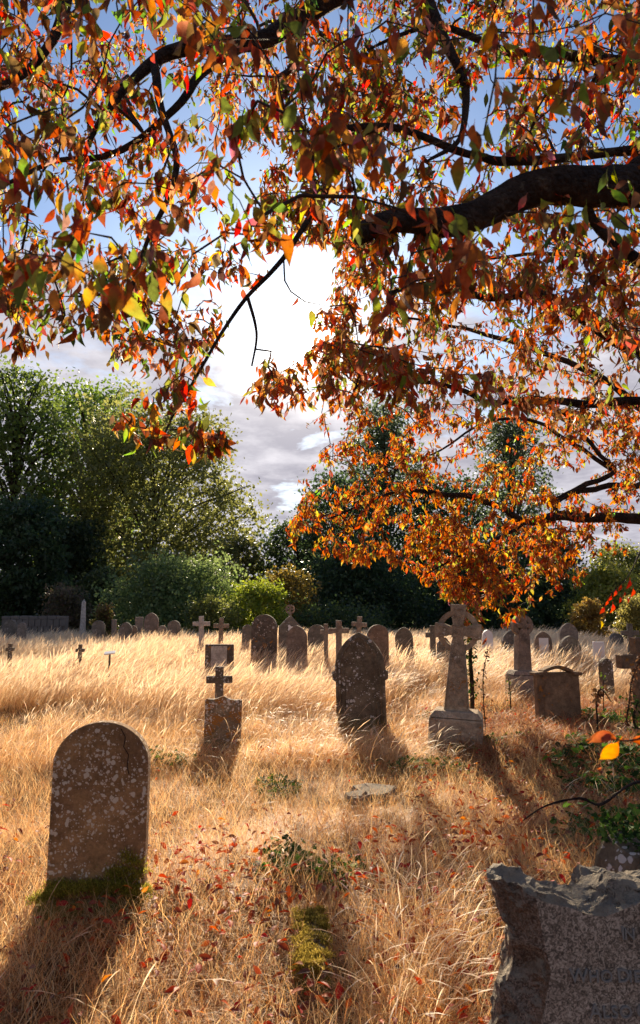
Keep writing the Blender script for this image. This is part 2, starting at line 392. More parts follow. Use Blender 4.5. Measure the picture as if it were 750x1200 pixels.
# --- small scalloped stone, cross behind it, square plaque behind that
def p_scallop(w_, h):
    r = w_/2; L = [(-r, -.15), (r, -.15), (r, h-.045), (r*.92, h-.035)]
    for i in range(13):
        a = i/12; x = r*.85*(1-2*a); L.append((x, h-.035+.035*math.cos(x/(r*.85)*math.pi/2*1.0)**1.5 - .02*math.sin(abs(x)/(r*.85)*math.pi)))
    return L+[(-r*.92, h-.035), (-r, h-.045)]
headstone(260.5, 815, 43, 7.7, p_scallop, 'scallop_stone', 'small wavy-topped headstone with orange lichen, in front of a little stone cross', rotz=-6, tilt=1, lean=1, depth=.085)
def cross_thing(px, top, Y, armpx, stpx, armtop, armbot, mat, label, depth=.09, rotz=0, lean=0, tilt=0, extra=None, name='grave_cross'):
    b = base_loc(px, Y, armtop); H = at(px, top, Y).z-b.z; s = mpp(armtop, Y)
    z1 = at(px, armtop, Y).z-b.z; z0 = at(px, armbot, Y).z-b.z
    t_ = thing(name, label, 'cross', b, (R(tilt), R(lean), R(rotz)))
    link('cross', slab_mesh('cross', p_cross(armpx*s/2, stpx*s/2, H, (z0+z1)/2, (z1-z0)/2), depth, .01), mat, t_)
    link('plinth', box_mesh('plinth', 0, 0, -.1, armpx*s*.9, depth*3, .28, .015), mat, t_)
    return t_
cross_thing(257.7, 781, 9.2, 30, 9, 792, 800.5, 'dark_stone', 'small dark stone cross standing just behind the wavy-topped headstone', lean=-.5)
t_ = headstone(257.5, 755, 33, 12.5, p_flat, 'lichen_dark', 'wide square-topped dark stone with a pale grey centre panel, among tall grass', depth=.12, extra=panel('pale_stone', .56, .2, .97))

# --- pointed stone with shoulders
def p_ogee(w_, h):
    r = w_/2; z1 = h*.62; L = [(-r*.9, -.15), (r*.9, -.15), (r*.9, z1-.13), (r*1.02, z1-.10), (r*1.02, z1), (r*.92, z1+.01)]
    L += gothic_arc(r*.92, z1+.02, h-z1-.02, 12)
    return L+[(-r*.92, z1+.01), (-r*1.02, z1), (-r*1.02, z1-.10), (-r*.9, z1-.13)]
def ogee_extra(t_, W, H, d):
    # raised border moulding that follows the pointed top, pillars at each side
    r = W/2; V, Fc = [], []
    pts = [Vector((x*.80, -d/2-.004, z*.955)) for x, z in p_ogee(W, H)[5:-4]]
    pts = [Vector((pts[0].x, pts[0].y, .1))]+pts+[Vector((pts[-1].x, pts[-1].y, .1))]
    tube(V, Fc, pts, [.014]*len(pts), 6); link('moulding', pymesh('m', V, Fc), 'dark_stone', t_, smooth=True)
    V, Fc = [], []; a = [Vector((x*.62, -d/2-.002, z*.9-.02)) for x, z in p_ogee(W, H)[6:-5]]
    a = [Vector((a[0].x, a[0].y, .12))]+a+[Vector((a[-1].x, a[-1].y, .12))]
    tube(V, Fc, a, [.008]*len(a), 6); link('inner_moulding', pymesh('m', V, Fc), 'dark_stone', t_, smooth=True)
headstone(424, 741, 64, 9.3, p_ogee, 'dark_stone', 'large dark pointed headstone with shouldered sides and white lichen dots, amid lit grass', rotz=-9, tilt=-2, lean=-1.6, depth=.14, extra=ogee_extra)

# --- celtic crosses
def celtic(px, Y, top, hx, hy, armpx, armh, topw, shw0, shw1, ring_o, ring_i, base_top, base_w, base_bot, mat, label, lean=0, rotz=0, depth=.15, arms=True, base_mat=None):
    s = mpp(hy+40 if Y < 12 else hy, Y); b = base_loc(px, Y, base_top); zt = at(px, top, Y).z-b.z; zc = at(px, hy, Y).z-b.z; zb = at(px, base_top, Y).z-b.z
    t_ = thing('celtic_cross', label, 'cross', b, (0, R(lean), R(rotz)))
    a = armpx*s/2; ah = armh*s/2; tw = topw*s/2; w0 = shw0*s/2; w1 = shw1*s/2; ro = ring_o*s; ri = ring_i*s
    q = tw*.95
    wst = tw*.66; wah = ah*.62; half = [(w0, zb-.03), (w1, zc-ro*1.05), (w1*.92, zc-ri*1.02), (wst, zc-wah*1.5), (wst*1.1, zc-wah), (wst*1.6, zc-wah), (ri*.98, zc-ah*.95), (a, zc-ah), (a, zc+ah),
            (ri*.98, zc+ah*.95), (wst*1.6, zc+wah), (wst*1.1, zc+wah), (wst, zc+wah*1.5), (tw*.9, zc+ri*.98), (tw*1.03, zt)]
    if not arms: half = [(w0, zb-.03), (w1, zc-ro*1.0), (w1*.8, zc-ri), (wst, zc-wah), (ri*1.05, zc-wah), (ri*1.05, zc+wah), (wst, zc+wah), (tw*.8, zc+ri), (tw*.8, zt-.01)]
    prof = [(-half[0][0], half[0][1])]+half+[(-x, z) for x, z in reversed(half[1:])]
    link('shaft', slab_mesh('shaft', prof, depth, .012, 0, 2), mat, t_)
    V, Fc = [], []; n = 48; dr = depth*.31
    for i in range(n):
        th = 2*math.pi*i/n
        for rr, yy in ((ri, -dr), (ro, -dr), (ro, dr), (ri, dr)): V.append((rr*math.cos(th), yy, zc+rr*math.sin(th)))
    for i in range(n):
        for j in range(4): A = i*4+j; B = i*4+(j+1) % 4; C = ((i+1) % n)*4+(j+1) % 4; D = ((i+1) % n)*4+j; Fc.append((A, B, C, D))
    link('ring', pymesh('ring', V, Fc), mat, t_)
    # carved knotwork on the head and shaft, low relief
    def loopy(cx, cz, r, ph=0, tw_=2):
        P = []; V, Fc = [], []
        for i in range(25):
            th = 2*math.pi*i/24; rr = r*(1-.35*math.cos(tw_*2*th+ph)); P.append(Vector((cx+rr*math.cos(th), -depth/2-.001, cz+rr*math.sin(th))))
        tube(V, Fc, P, [.007]*len(P), 5, False); link('carved_knot', pymesh('k', V, Fc), mat, t_, smooth=True)
    loopy(0, zc, ah*.8); loopy(0, zc, ah*.35, 1)
    if arms: loopy(a*.62, zc, ah*.6); loopy(-a*.62, zc, ah*.6); loopy(0, zc+(zt-zc)*.68, ah*.6)
    zz_ = zc-ro*1.15
    while zz_ > zb+.12:
        f = (zz_-zb)/(zc-zb); loopy(0, zz_, (w0+(w1-w0)*f)*.55, zz_*9); zz_ -= .135*(ro/.2)
    for sx in (-1, 1):
        V, Fc = [], []; tube(V, Fc, [(sx*(w0*.86), -depth/2, zb+.03), (sx*(w1*.84), -depth/2, zc-ro*1.05)], [.008, .006], 5)
        link('edge_moulding', pymesh('e', V, Fc), mat, t_, smooth=True)
    bw = base_w*s; bm_ = base_mat or mat
    link('base_cap', box_mesh('base_cap', 0, 0, zb-.075, bw*.98, bw*.72, .07, .01, .8), bm_, t_)
    link('base', box_mesh('base', 0, 0, -.12, bw, bw*.74, zb-.08+.12, .022, .99), bm_, t_)
    return t_
celtic(533, 8.1, 708, 540, 739, 53, 17, 17.5, 29, 18, 24.5, 18.5, 831, 61, 870, 'sandstone',
       'tall carved celtic ring cross on a square block base, largest cross in the churchyard', lean=2.6, rotz=-14, depth=.19)
t_ = celtic(612, 11.9, 721, 612, 733, 25, 8, 9, 17, 14, 12.5, 7.5, 785, 34, 820, 'grey_stone',
            'wheel-headed carved celtic cross on a tall grey block, behind the shouldered brown headstone', lean=1, rotz=8, depth=.2, arms=False)
V, Fc = [], []; P = []
for i in range(60):
    th = i/59*4.6*math.pi; r = .012+.055*(1-i/59); P.append(Vector((.01+r*math.cos(th), -.105, at(612, 754, 11.9).z+r*math.sin(th))))
tube(V, Fc, P, [.009]*60, 5); link('spiral_carving', pymesh('s', V, Fc), 'grey_stone', t_, smooth=True)

# --- shouldered brown stone with cornice
def shoulder_extra(t_, W, H, d):
    r = W/2; s = H-.09; V, Fc = [], []
    P = [(-r-.035, s-.01), (-r*.7, s)]+[(r*.7*x, s+.02+.062*math.cos(x*math.pi/2)) for x in np.linspace(-1, 1, 13)]+[(r*.7, s), (r+.035, s-.01)]
    prof = [(x, z) for x, z in P]+[(x, z-.045) for x, z in reversed(P)]
    link('cornice', slab_mesh('c', prof, d+.06, .008), 'sandstone_dark', t_)
    link('carved_panel', slab_mesh('p', [(x*.72, max(z, .05)*.86) for x, z in p_round(W, H)], .012, .004, -d/2-.003), 'sandstone_dark', t_)
stone_mat('sandstone_dark', (0.357, 0.239, 0.145), (0.202, 0.138, 0.090), (.34, .29, .22), .25, .1, .3, 30, .2)
headstone(654, 779, 52, 9.6, lambda W, H: [(-W/2, -.15), (W/2, -.15), (W/2, H-.1), (-W/2, H-.1)], 'sandstone_dark',
          'brown shouldered headstone with arched cornice among dry weeds, right of the celtic crosses', rotz=6, tilt=-2, depth=.13, extra=shoulder_extra)
cross_thing(752, 747, 8.4, 57, 21, 767, 783, 'sandstone_dark', 'thick brown stone cross cut off by the right edge, ivy at its foot', depth=.15, rotz=5)

# --- rough hewn granite memorial at lower right
Yg = 2.12
t_ = thing('granite_memorial', 'rough-hewn speckled granite memorial with lettered polished face, nearest stone at lower right', 'headstone', Vector((.62+.18, Yg+.05, 0)), (0, 0, 0))
O = t_.location
def gp(px, py, Y): return at(px, py, Y)-O
front = [(628, 1052), (640, 1058), (665, 1063), (690, 1072), (710, 1074), (730, 1066), (752, 1058), (790, 1056), (830, 1060), (860, 1070), (872, 1120), (866, 1200), (868, 1330), (620, 1330), (627, 1260), (634, 1200), (640, 1170), (646, 1140), (640, 1115), (634, 1085)]
outer = [(577, 1029), (600, 1032), (640, 1048), (672, 1052), (700, 1040), (722, 1030), (752, 1036), (790, 1034), (830, 1038), (880, 1050), (906, 1110), (900, 1200), (910, 1360), (566, 1360), (576, 1270), (578, 1205), (587, 1160), (602, 1122), (597, 1092), (583, 1060)]
def resample(P, n):
    P = [Vector((x, y, 0)) for x, y in P]; P.append(P[0]); L = [0]
    for i in range(len(P)-1): L.append(L[-1]+(P[i+1]-P[i]).length)
    o = []
    for k in range(n):
        s_ = L[-1]*k/n; i = max(j for j in range(len(L)-1) if L[j] <= s_); f = (s_-L[i])/(L[i+1]-L[i]); o.append(P[i].lerp(P[i+1], f))
    return o
# matched vertices: subdivide each named edge the same way so rows line up
def dense(P, m_): return [(P[i][0]+(P[(i+1) % len(P)][0]-P[i][0])*k/m_, P[i][1]+(P[(i+1) % len(P)][1]-P[i][1])*k/m_) for i in range(len(P)) for k in range(m_)]
fd, od = dense(front, 9), dense(outer, 9); n = len(fd); V, Fc = [], []
layers = 22; yb = Yg+.24
for L in range(layers):
    if L <= 12:
        f = L/12; fy = Yg+.085*f**1.1
        P = [at(fd[i][0], fd[i][1], Yg).lerp(at(od[i][0], od[i][1], Yg+.085), f) for i in range(n)]
        for i in range(n): P[i].y = fy
        # hollow of the chiselled faces
        bul = math.sin(f*math.pi)*.008
    else:
        f = (L-12)/(layers-13); P = []
        for i in range(n):
            q = at(od[i][0], od[i][1], Yg+.085); q.y += .15*f; cxx = at(740, 1200, Yg)
            q.x += (cxx.x-q.x)*.10*f**2; q.z += (cxx.z-q.z)*.06*f**2; P.append(q)
        bul = 0
    amp = .0 if L == 0 else (.006 if L == 1 else .017)
    for p in P:
        nv = noise.noise_vector(p*13)*amp*1.5+noise.noise_vector(p*34)*amp*.75+noise.cell_vector(p*16+noise.noise_vector(p*20)*.4)*amp*.35+noise.noise_vector(p*80)*amp*.3
        V.append(p+nv-O)
for L in range(layers-1):
    for i in range(n):
        a = L*n+i; b_ = L*n+(i+1) % n; Fc.append((a, b_, b_+n, a+n))
Fc.append(tuple((layers-1)*n+i for i in range(n)))
link('hewn_block', pymesh('hewn_block', V, Fc), 'hewn_granite', t_)
me = pymesh('polished_face', [at(x, y, Yg)-O for x, y in fd], [tuple(range(n))]); link('polished_face', me, 'polished_granite', t_)
def lettering(txt, px, py, hpx, Y, parent, off, mat='lead_letter', name='lettering'):
    cu = bpy.data.curves.new('txt', 'FONT'); cu.body = txt; cu.size = hpx/F*Y*1.42; cu.extrude = .003; cu.space_character = 1.12; cu.offset = .0004
    tmp = bpy.data.objects.new('tmp', cu); COL.objects.link(tmp); bpy.context.view_layer.update()
    me = bpy.data.meshes.new_from_object(tmp.evaluated_get(bpy.context.evaluated_depsgraph_get()))
    bpy.data.objects.remove(tmp)
    o = link(name, me, mat, parent); o.rotation_euler = (math.pi/2, 0, 0); o.location = at(px, py, Y)-off+Vector((0, -.004, 0)); return o
def smallcaps(words, px, py, hpx, gap):                     # large initials, smaller capitals
    x = px
    for wd in words:
        a = lettering(wd[0], x, py, hpx, Yg, t_, O); bpy.context.view_layer.update()
        x += a.dimensions.x/Yg*F+1.5
        if len(wd) > 1:
            a = lettering(wd[1:], x, py, hpx*.86, Yg, t_, O); bpy.context.view_layer.update(); x += a.dimensions.x/Yg*F+1.5
        x += gap
smallcaps(['IN', 'LOVING'], 727, 1100, 13, 7)
smallcaps(['WHO', 'DIED'], 667, 1150, 13.5, 7)
smallcaps(['ALSO', 'OF'], 690, 1192, 14, 8)

# --- low stones
Ys = 3.45; p = at(727, 1000, Ys)
t_ = thing('kerb_stone', 'tilted dark weathered stone slab half hidden by ivy, behind the rough granite memorial', 'stone', Vector((p.x+.06, Ys, 0)), (R(12), R(10), R(22))); t_.location.x -= .05; t_.scale = (1.25, 1.25, 1.25)
link('slab', slab_mesh('slab', [(-.16, -.1), (.3, -.1), (.3, .36), (.1, .40), (-.1, .43), (-.17, .40), (-.19, .33)], .16, .02, 0, 2), 'dark_stone', t_)
V, Fc = [], []; P = [Vector((-.135+.028*math.cos(a), -.084, .27+.11*math.sin(a))) for a in np.linspace(-math.pi, math.pi, 26)]
tube(V, Fc, P, [.008]*26, 6, False); link('scroll', pymesh('scroll', V, Fc), 'dark_stone', t_, smooth=True)

pb = at(364, 1150, 3.0)
t_ = thing('mossy_footstone', 'small low block covered in yellow-green moss, in the straw in the foreground', 'stone', Vector((pb.x, 3.2, gz(pb.x, 3.2))), (R(3), R(2), R(3)))
link('block', box_mesh('block', 0, .1, -.1, .16, .5, .225, .02, .95, .008), 'brown_stone', t_)
moss_patch('moss', t_, [(random.uniform(-.07, .07), random.uniform(-.14, .33), .135) for _ in range(80)]+[(random.uniform(-.075, .075), -.15, .12) for _ in range(12)], 12000, .006, .014, (.16, .12, .02), (.60, .44, .09))

for px, py, wpx, dpx, rz, lab in ((437, 934, 46, .34, 14, 'broken flat pale stone lying in the straw, the larger of two flush pieces'), (418, 945, 24, .2, -20, 'small flat grey stone piece lying in front of the larger broken one')):
    Yf = Yof(py); p = at(px, py, Yf)
    t_ = thing('flat_stone', lab, 'stone', Vector((p.x, Yf, gz(p.x, Yf)+.035)), (R(4), R(-3), R(rz)))
    r = wpx/F*Yf/2
    me = bpy.data.meshes.new('fs'); bm = bmesh.new()
    P = [(r*(1+.25*math.sin(3*a+rz))*math.cos(a), dpx/2*(1+.2*math.cos(2*a+rz))*math.sin(a)) for a in np.linspace(0, 2*math.pi, 9)[:-1]]
    f = bm.faces.new([bm.verts.new((x, y, 0)) for x, y in P]); r_ = bmesh.ops.extrude_face_region(bm, geom=[f])
    bmesh.ops.translate(bm, vec=(0, 0, .07), verts=[v for v in r_['geom'] if isinstance(v, bmesh.types.BMVert)])
    bmesh.ops.recalc_face_normals(bm, faces=bm.faces); bmesh.ops.bevel(bm, geom=list(bm.edges), offset=.01, segments=2, affect='EDGES')
    bm.to_mesh(me); bm.free(); link('slab', me, 'grey_stone', t_)
# stick on the right
V, Fc = [], []; P = smooth_path([at(613, 967, 5.0), at(640, 955, 4.95)+Vector((0, 0, .03)), at(680, 948, 4.95)+Vector((0, 0, .04)), at(705, 948, 5.0), at(742, 930, 5.2)+Vector((0, 0, .04)), at(790, 915, 5.4)], 4)
tube(V, Fc, [q-P[0] for q in P], [(.007+.004*math.sin(i*.9)**2)*(.4+.6*min(1, i/8)) for i in range(len(P))], 7)
V2 = V; o = link('fallen_branch', pymesh('fb', V, Fc), 'bark', None, P[0]+Vector((0, 0, .03)), True); tag(o, 'thin dark fallen stick curving over the leaf litter on the right', 'branch')

# --- the row of stones at the back: px, top, width, distance, outline, material, label
rows = [
 (13, 726, 15, 24, p_round, 'dusk_stone', 'rounded dark stone against the low wall, nearest the left edge'),
 (117, 727, 15, 24, p_round, 'dusk_stone', 'dark rounded headstone in front of the brown ivy mound'),
 (135, 726, 5, 25, p_flat, 'grey_stone', 'narrow pale post-like stone just right of the brown ivy mound'),
 (148, 729, 15, 23, p_gothic, 'dusk_stone', 'low pointed headstone far back between the narrow post and the square stone'),
 (163.5, 723, 9, 26, p_flat, 'grey_stone', 'square-topped grey stone beside the tall rounded one at the back left'),
 (178, 718, 17, 26, p_gothic, 'pink_stone', 'tallest rounded pinkish headstone in the back left row'),
 (204, 727, 15, 24, p_round, 'dusk_stone', 'dark low rounded headstone left of the white lichen cross'),
 (190, 733, 10, 25, p_round, 'grey_stone', 'little grey headstone tucked between two taller ones at the back left'),
 (157, 733, 9, 23.5, p_round, 'pink_stone', 'small rounded stone peeping over the grass below the square one'),
 (289, 732, 12, 19, p_round, 'dusk_stone', 'small round stone beside the big round-topped one left of centre'),
 (371.5, 732, 22, 17, p_round, 'dusk_stone', 'broad dark rounded headstone left of the three crosses in the centre'),
 (475, 735, 21, 15, p_gothic, 'dusk_stone', 'dark pointed headstone alone in pale grass, left of the ring cross'),
 (519, 747, 16, 14, p_gable, 'dusk_stone', 'low gabled stone behind the left arm of the large celtic cross'),
 (600, 738, 26, 18, p_gothic, 'dusk_stone', 'dark arched headstone hidden behind the wheel-headed cross'),
 (721, 742, 17, 18, p_round, 'dusk_stone', 'rounded dark headstone right of the white marble tablet'),
 (709.5, 771, 15, 12, p_gothic, 'dark_stone', 'very small dark pointed stone in the grass below the white marble tablet'),
 (112, 731, 9, 27, p_round, 'grey_stone', 'faint little grey stone under the ivy mound at the back left'),
 (26, 729, 10, 23, p_gothic, 'grey_stone', 'small grey pointed stone before the low wall at the far left'),
]
for px, top, wp, Yd, pf, mt, lab in rows:
    headstone(px, top, wp, Yd, pf, mt, lab, rotz=random.uniform(-14, 14), lean=random.uniform(-2.5, 2.5), tilt=random.uniform(-3, 3), depth=.11)
headstone(310, 720, 30, 15.5, p_round, 'lichen_dark', 'large dark round-topped headstone with pale blotches, at the back left of centre', rotz=-5, depth=.13, extra=moulding(p_round, 'lichen_dark', .84))
headstone(442.5, 732, 25, 13.5, p_round, 'pink_stone', 'pinkish round-topped headstone rising behind the dark pointed one', rotz=6, depth=.11, extra=moulding(p_round, 'pink_stone', .8))
headstone(635.5, 740, 20, 16, p_gothic, 'pink_stone', 'arched headstone with a white inscribed face, right of the wheel-headed cross', depth=.12, extra=panel('white_marble', .55, .3, .86))
headstone(665.5, 730, 21, 17, p_gothic, 'grey_stone', 'tall pale pointed headstone, rear one of an overlapping pair on the right', depth=.12)
headstone(667, 745, 26, 15, p_gothic, 'dusk_stone', 'darker wide pointed headstone, front one of an overlapping pair on the right', depth=.12, rotz=8)
headstone(571, 738, 12, 18, p_gothic, 'white_marble', 'small white headstone seen between the two celtic crosses', depth=.1)
headstone(701, 752, 13, 14.5, p_flat, 'white_marble', 'plain white rectangular marble tablet standing in grass on the right', depth=.06, name='marble_tablet')
headstone(340, 722, 27, 17, p_gable, 'dusk_stone', 'gabled dark stone with a trefoil mark, below a thin ring-headed cross', rotz=4, depth=.14,
          extra=lambda t_, W, H, d: link('trefoil', slab_mesh('t', [(x*.06, H-.28+z*.06) for x, z in [(math.cos(a)*(1+.35*math.cos(3*a)), math.sin(a)*(1+.35*math.cos(3*a))) for a in np.linspace(0, 2*math.pi, 24)[:-1]]], .02, 0, -d/2-.006), 'white_marble', t_))
headstone(348, 733, 24, 15, p_gothic, 'pink_stone', 'plain pointed grey-pink stone overlapping the gabled trefoil stone', rotz=-6, depth=.12)
celtic(340, 20, 709, 340, 714, 10, 3, 3, 3, 3, 5.6, 3.6, 728, 12, 745, 'pink_stone', 'thin ring-headed cross rising behind the gabled stone left of centre', depth=.12, arms=False)
cross_thing(237, 722, 18, 20, 5.5, 728.5, 733.5, 'pale_stone', 'white lichen-spotted cross at the back, left one of a pair', lean=-1)
cross_thing(258.5, 724, 18.5, 18, 5, 731, 736, 'pink_stone', 'brown stone cross at the back, right beside the white spotted cross', lean=1)
cross_thing(382, 731, 15, 14, 5, 738, 743, 'grey_stone', 'smallest leftmost of the three grey crosses in the centre back')
cross_thing(397, 727, 14, 24, 6.5, 736, 742, 'grey_stone', 'broad grey cross, middle one of three in the centre back', rotz=8)
cross_thing(415.5, 722, 15.5, 18, 5.5, 729, 734, 'grey_stone', 'tilted grey cross, highest of three in the centre back', lean=5, rotz=-10)
cross_thing(507, 733, 14.5, 17, 6, 741, 747, 'dusk_stone', 'grey cross beside the left arm of the large celtic cross', rotz=5)
cross_thing(738, 731, 15, 20, 6, 739, 744.5, 'dusk_stone', 'lichened grey cross at the back, close to the right edge', rotz=-6)
cross_thing(12, 754, 14, 9, 3.5, 759, 763, 'dark_stone', 'little dark iron-like cross sunk in tall grass near the left edge')
cross_thing(94, 755, 13.5, 10, 3.5, 760, 764, 'dark_stone', 'little dark cross sunk in tall grass left of the white sign')
# obelisk
b = base_loc(98, 27); H = at(98, 703, 27).z-b.z
t_ = thing('obelisk', 'slim pale obelisk pillar rising above the grass at the back left', 'obelisk', b)
link('pillar', box_mesh('pillar', 0, 0, .5, .20, .20, H-.6, .01, .62), 'pale_stone', t_); 
link('tip', box_mesh('tip', 0, 0, H-.1, .122, .122, .12, .004, .15), 'pale_stone', t_); link('plinth', box_mesh('pl', 0, 0, -.1, .5, .5, .62, .02), 'pale_stone', t_)
# white sign on a post
b = base_loc(131, 12.5); H = at(131, 765, 12.5).z-b.z
t_ = thing('grave_marker', 'small tilted white plaque on a thin post in the tall grass', 'grave marker', b, (R(0), R(0), R(12)))
link('post', box_mesh('post', 0, 0, -.1, .035, .035, H+.08, .004), 'dark_stone', t_)
o = link('plaque', box_mesh('plaque', 0, 0, 0, .19, .14, .022, .004), 'white_marble', t_, (0, 0, H-.01)); o.rotation_euler = (R(14), R(-6), 0)
# low wall far left, individual coping stones
b = base_loc(42, 28); Lw = 74/F*28
t_ = thing('churchyard_wall', 'low dark stone wall with flat coping behind the grass at the far left', 'wall', b)
H = at(42, 722, 28).z-b.z
link('wall_core', box_mesh('core', 0, .03, -.1, Lw, .3, H-.02, .01), 'wall_stone', t_)
for k in range(7):
    link('coping_stone', box_mesh('cope', -Lw/2+Lw/7*(k+.5), .03, H-.12, Lw/7-.015, .42, .12+.008*(k % 3), .015), 'wall_stone', t_)
rowh = (H-.12)/4
for j in range(4):
    for k in range(11):
        wdt = Lw/10.5; x = -Lw/2+(k+.5*(j % 2))*wdt
        if x+wdt > Lw/2+.1: continue
        link('stone', box_mesh('st', x+wdt/2, -.13, j*rowh+.006, wdt-.02, .07+.03*random.random(), rowh-.015, .012), 'wall_stone', t_)

# ------------------------------------------------------------------ leaves
def leaf_template(st, fold=.25, droop=.25, wave=0.0, seed=0):
    r_ = random.Random(seed); V = []; T = []; n = len(st)
    for i, (t_, w_) in enumerate(st):
        z = -droop*t_*t_; wl = w_*(1+r_.uniform(-.08, .08)); wr = w_*(1+r_.uniform(-.08, .08))
        z0 = z; up = fold*w_
        V += [(-wl, t_, z0+up+wave*r_.uniform(-1, 1)), (0, t_, z0), (wr, t_, z0+up+wave*r_.uniform(-1, 1))]
    for i in range(n-1):
        a = i*3
        for c in (0, 1): T += [(a+c, a+c+1, a+c+4), (a+c, a+c+4, a+c+3)]
    # stalk
    k = len(V); V += [(-.012, -.28, .03), (.012, -.28, .03), (.012, .02, 0), (-.012, .02, 0)]; T += [(k, k+1, k+2), (k, k+2, k+3)]
    return np.array(V, float), np.array(T)
ST_LO = [(0, .03), (.14, .14), (.34, .225), (.56, .22), (.78, .12), (.9, .05), (1.03, .0)]
ST_HI = [(0, .02), (.08, .10), (.2, .185), (.35, .24), (.5, .25), (.65, .205), (.78, .135), (.88, .07), (.95, .03), (1.03, .0)]
LV_LO, LT_LO = leaf_template(ST_LO, .5)
PAL = {
 'near': ([(.40, .10, .04), (.50, .17, .05), (.26, .06, .03), (.19, .10, .045), (.58, .30, .08), (.22, .27, .05), (.38, .42, .06), (.11, .14, .035), (.52, .05, .03), (.46, .26, .17), (.13, .06, .035), (.34, .17, .11)],
          [.12, .11, .12, .13, .06, .09, .07, .12, .04, .06, .07, .06]),
 'gold': ([(.50, .19, .045), (.54, .27, .06), (.42, .11, .035), (.46, .38, .07), (.28, .31, .06), (.33, .065, .03), (.24, .10, .045)],
          [.21, .14, .22, .07, .09, .13, .14]),
 'dull': ([(.42, .17, .06), (.28, .10, .05), (.46, .11, .04), (.26, .27, .06), (.34, .19, .10), (.44, .27, .17)], [.24, .2, .18, .16, .14, .08]),
}
def pal(name, n):
    C_, p_ = PAL[name]; c = np.array(C_)[rng.choice(len(C_), n, p=np.array(p_)/sum(p_))]
    return np.clip(c*rng.uniform(.75, 1.2, (n, 1))*rng.uniform(.88, 1.12, (n, 3)), 0, .85)

def inpoly(x, y, P):
    c = False; j = len(P)-1
    for i in range(len(P)):
        if (P[i][1] > y) != (P[j][1] > y) and x < (P[j][0]-P[i][0])*(y-P[i][1])/(P[j][1]-P[i][1])+P[i][0]: c = not c
        j = i
    return c
GAP = [[(296, 352), (312, 322), (345, 300), (392, 286), (392, 335), (368, 366), (360, 414), (330, 418), (300, 395)],
       [(262, 545), (268, 500), (320, 490), (352, 492), (345, 560), (312, 650), (280, 640)]]
def project(p):
    d = Vector(p)-Vector((0, 0, CAMZ)); c, s = math.cos(PITCH), math.sin(PITCH)
    dep = d.y*c+d.z*s; up = -d.y*s+d.z*c
    return CX+F*d.x/dep, CY-F*up/dep, dep

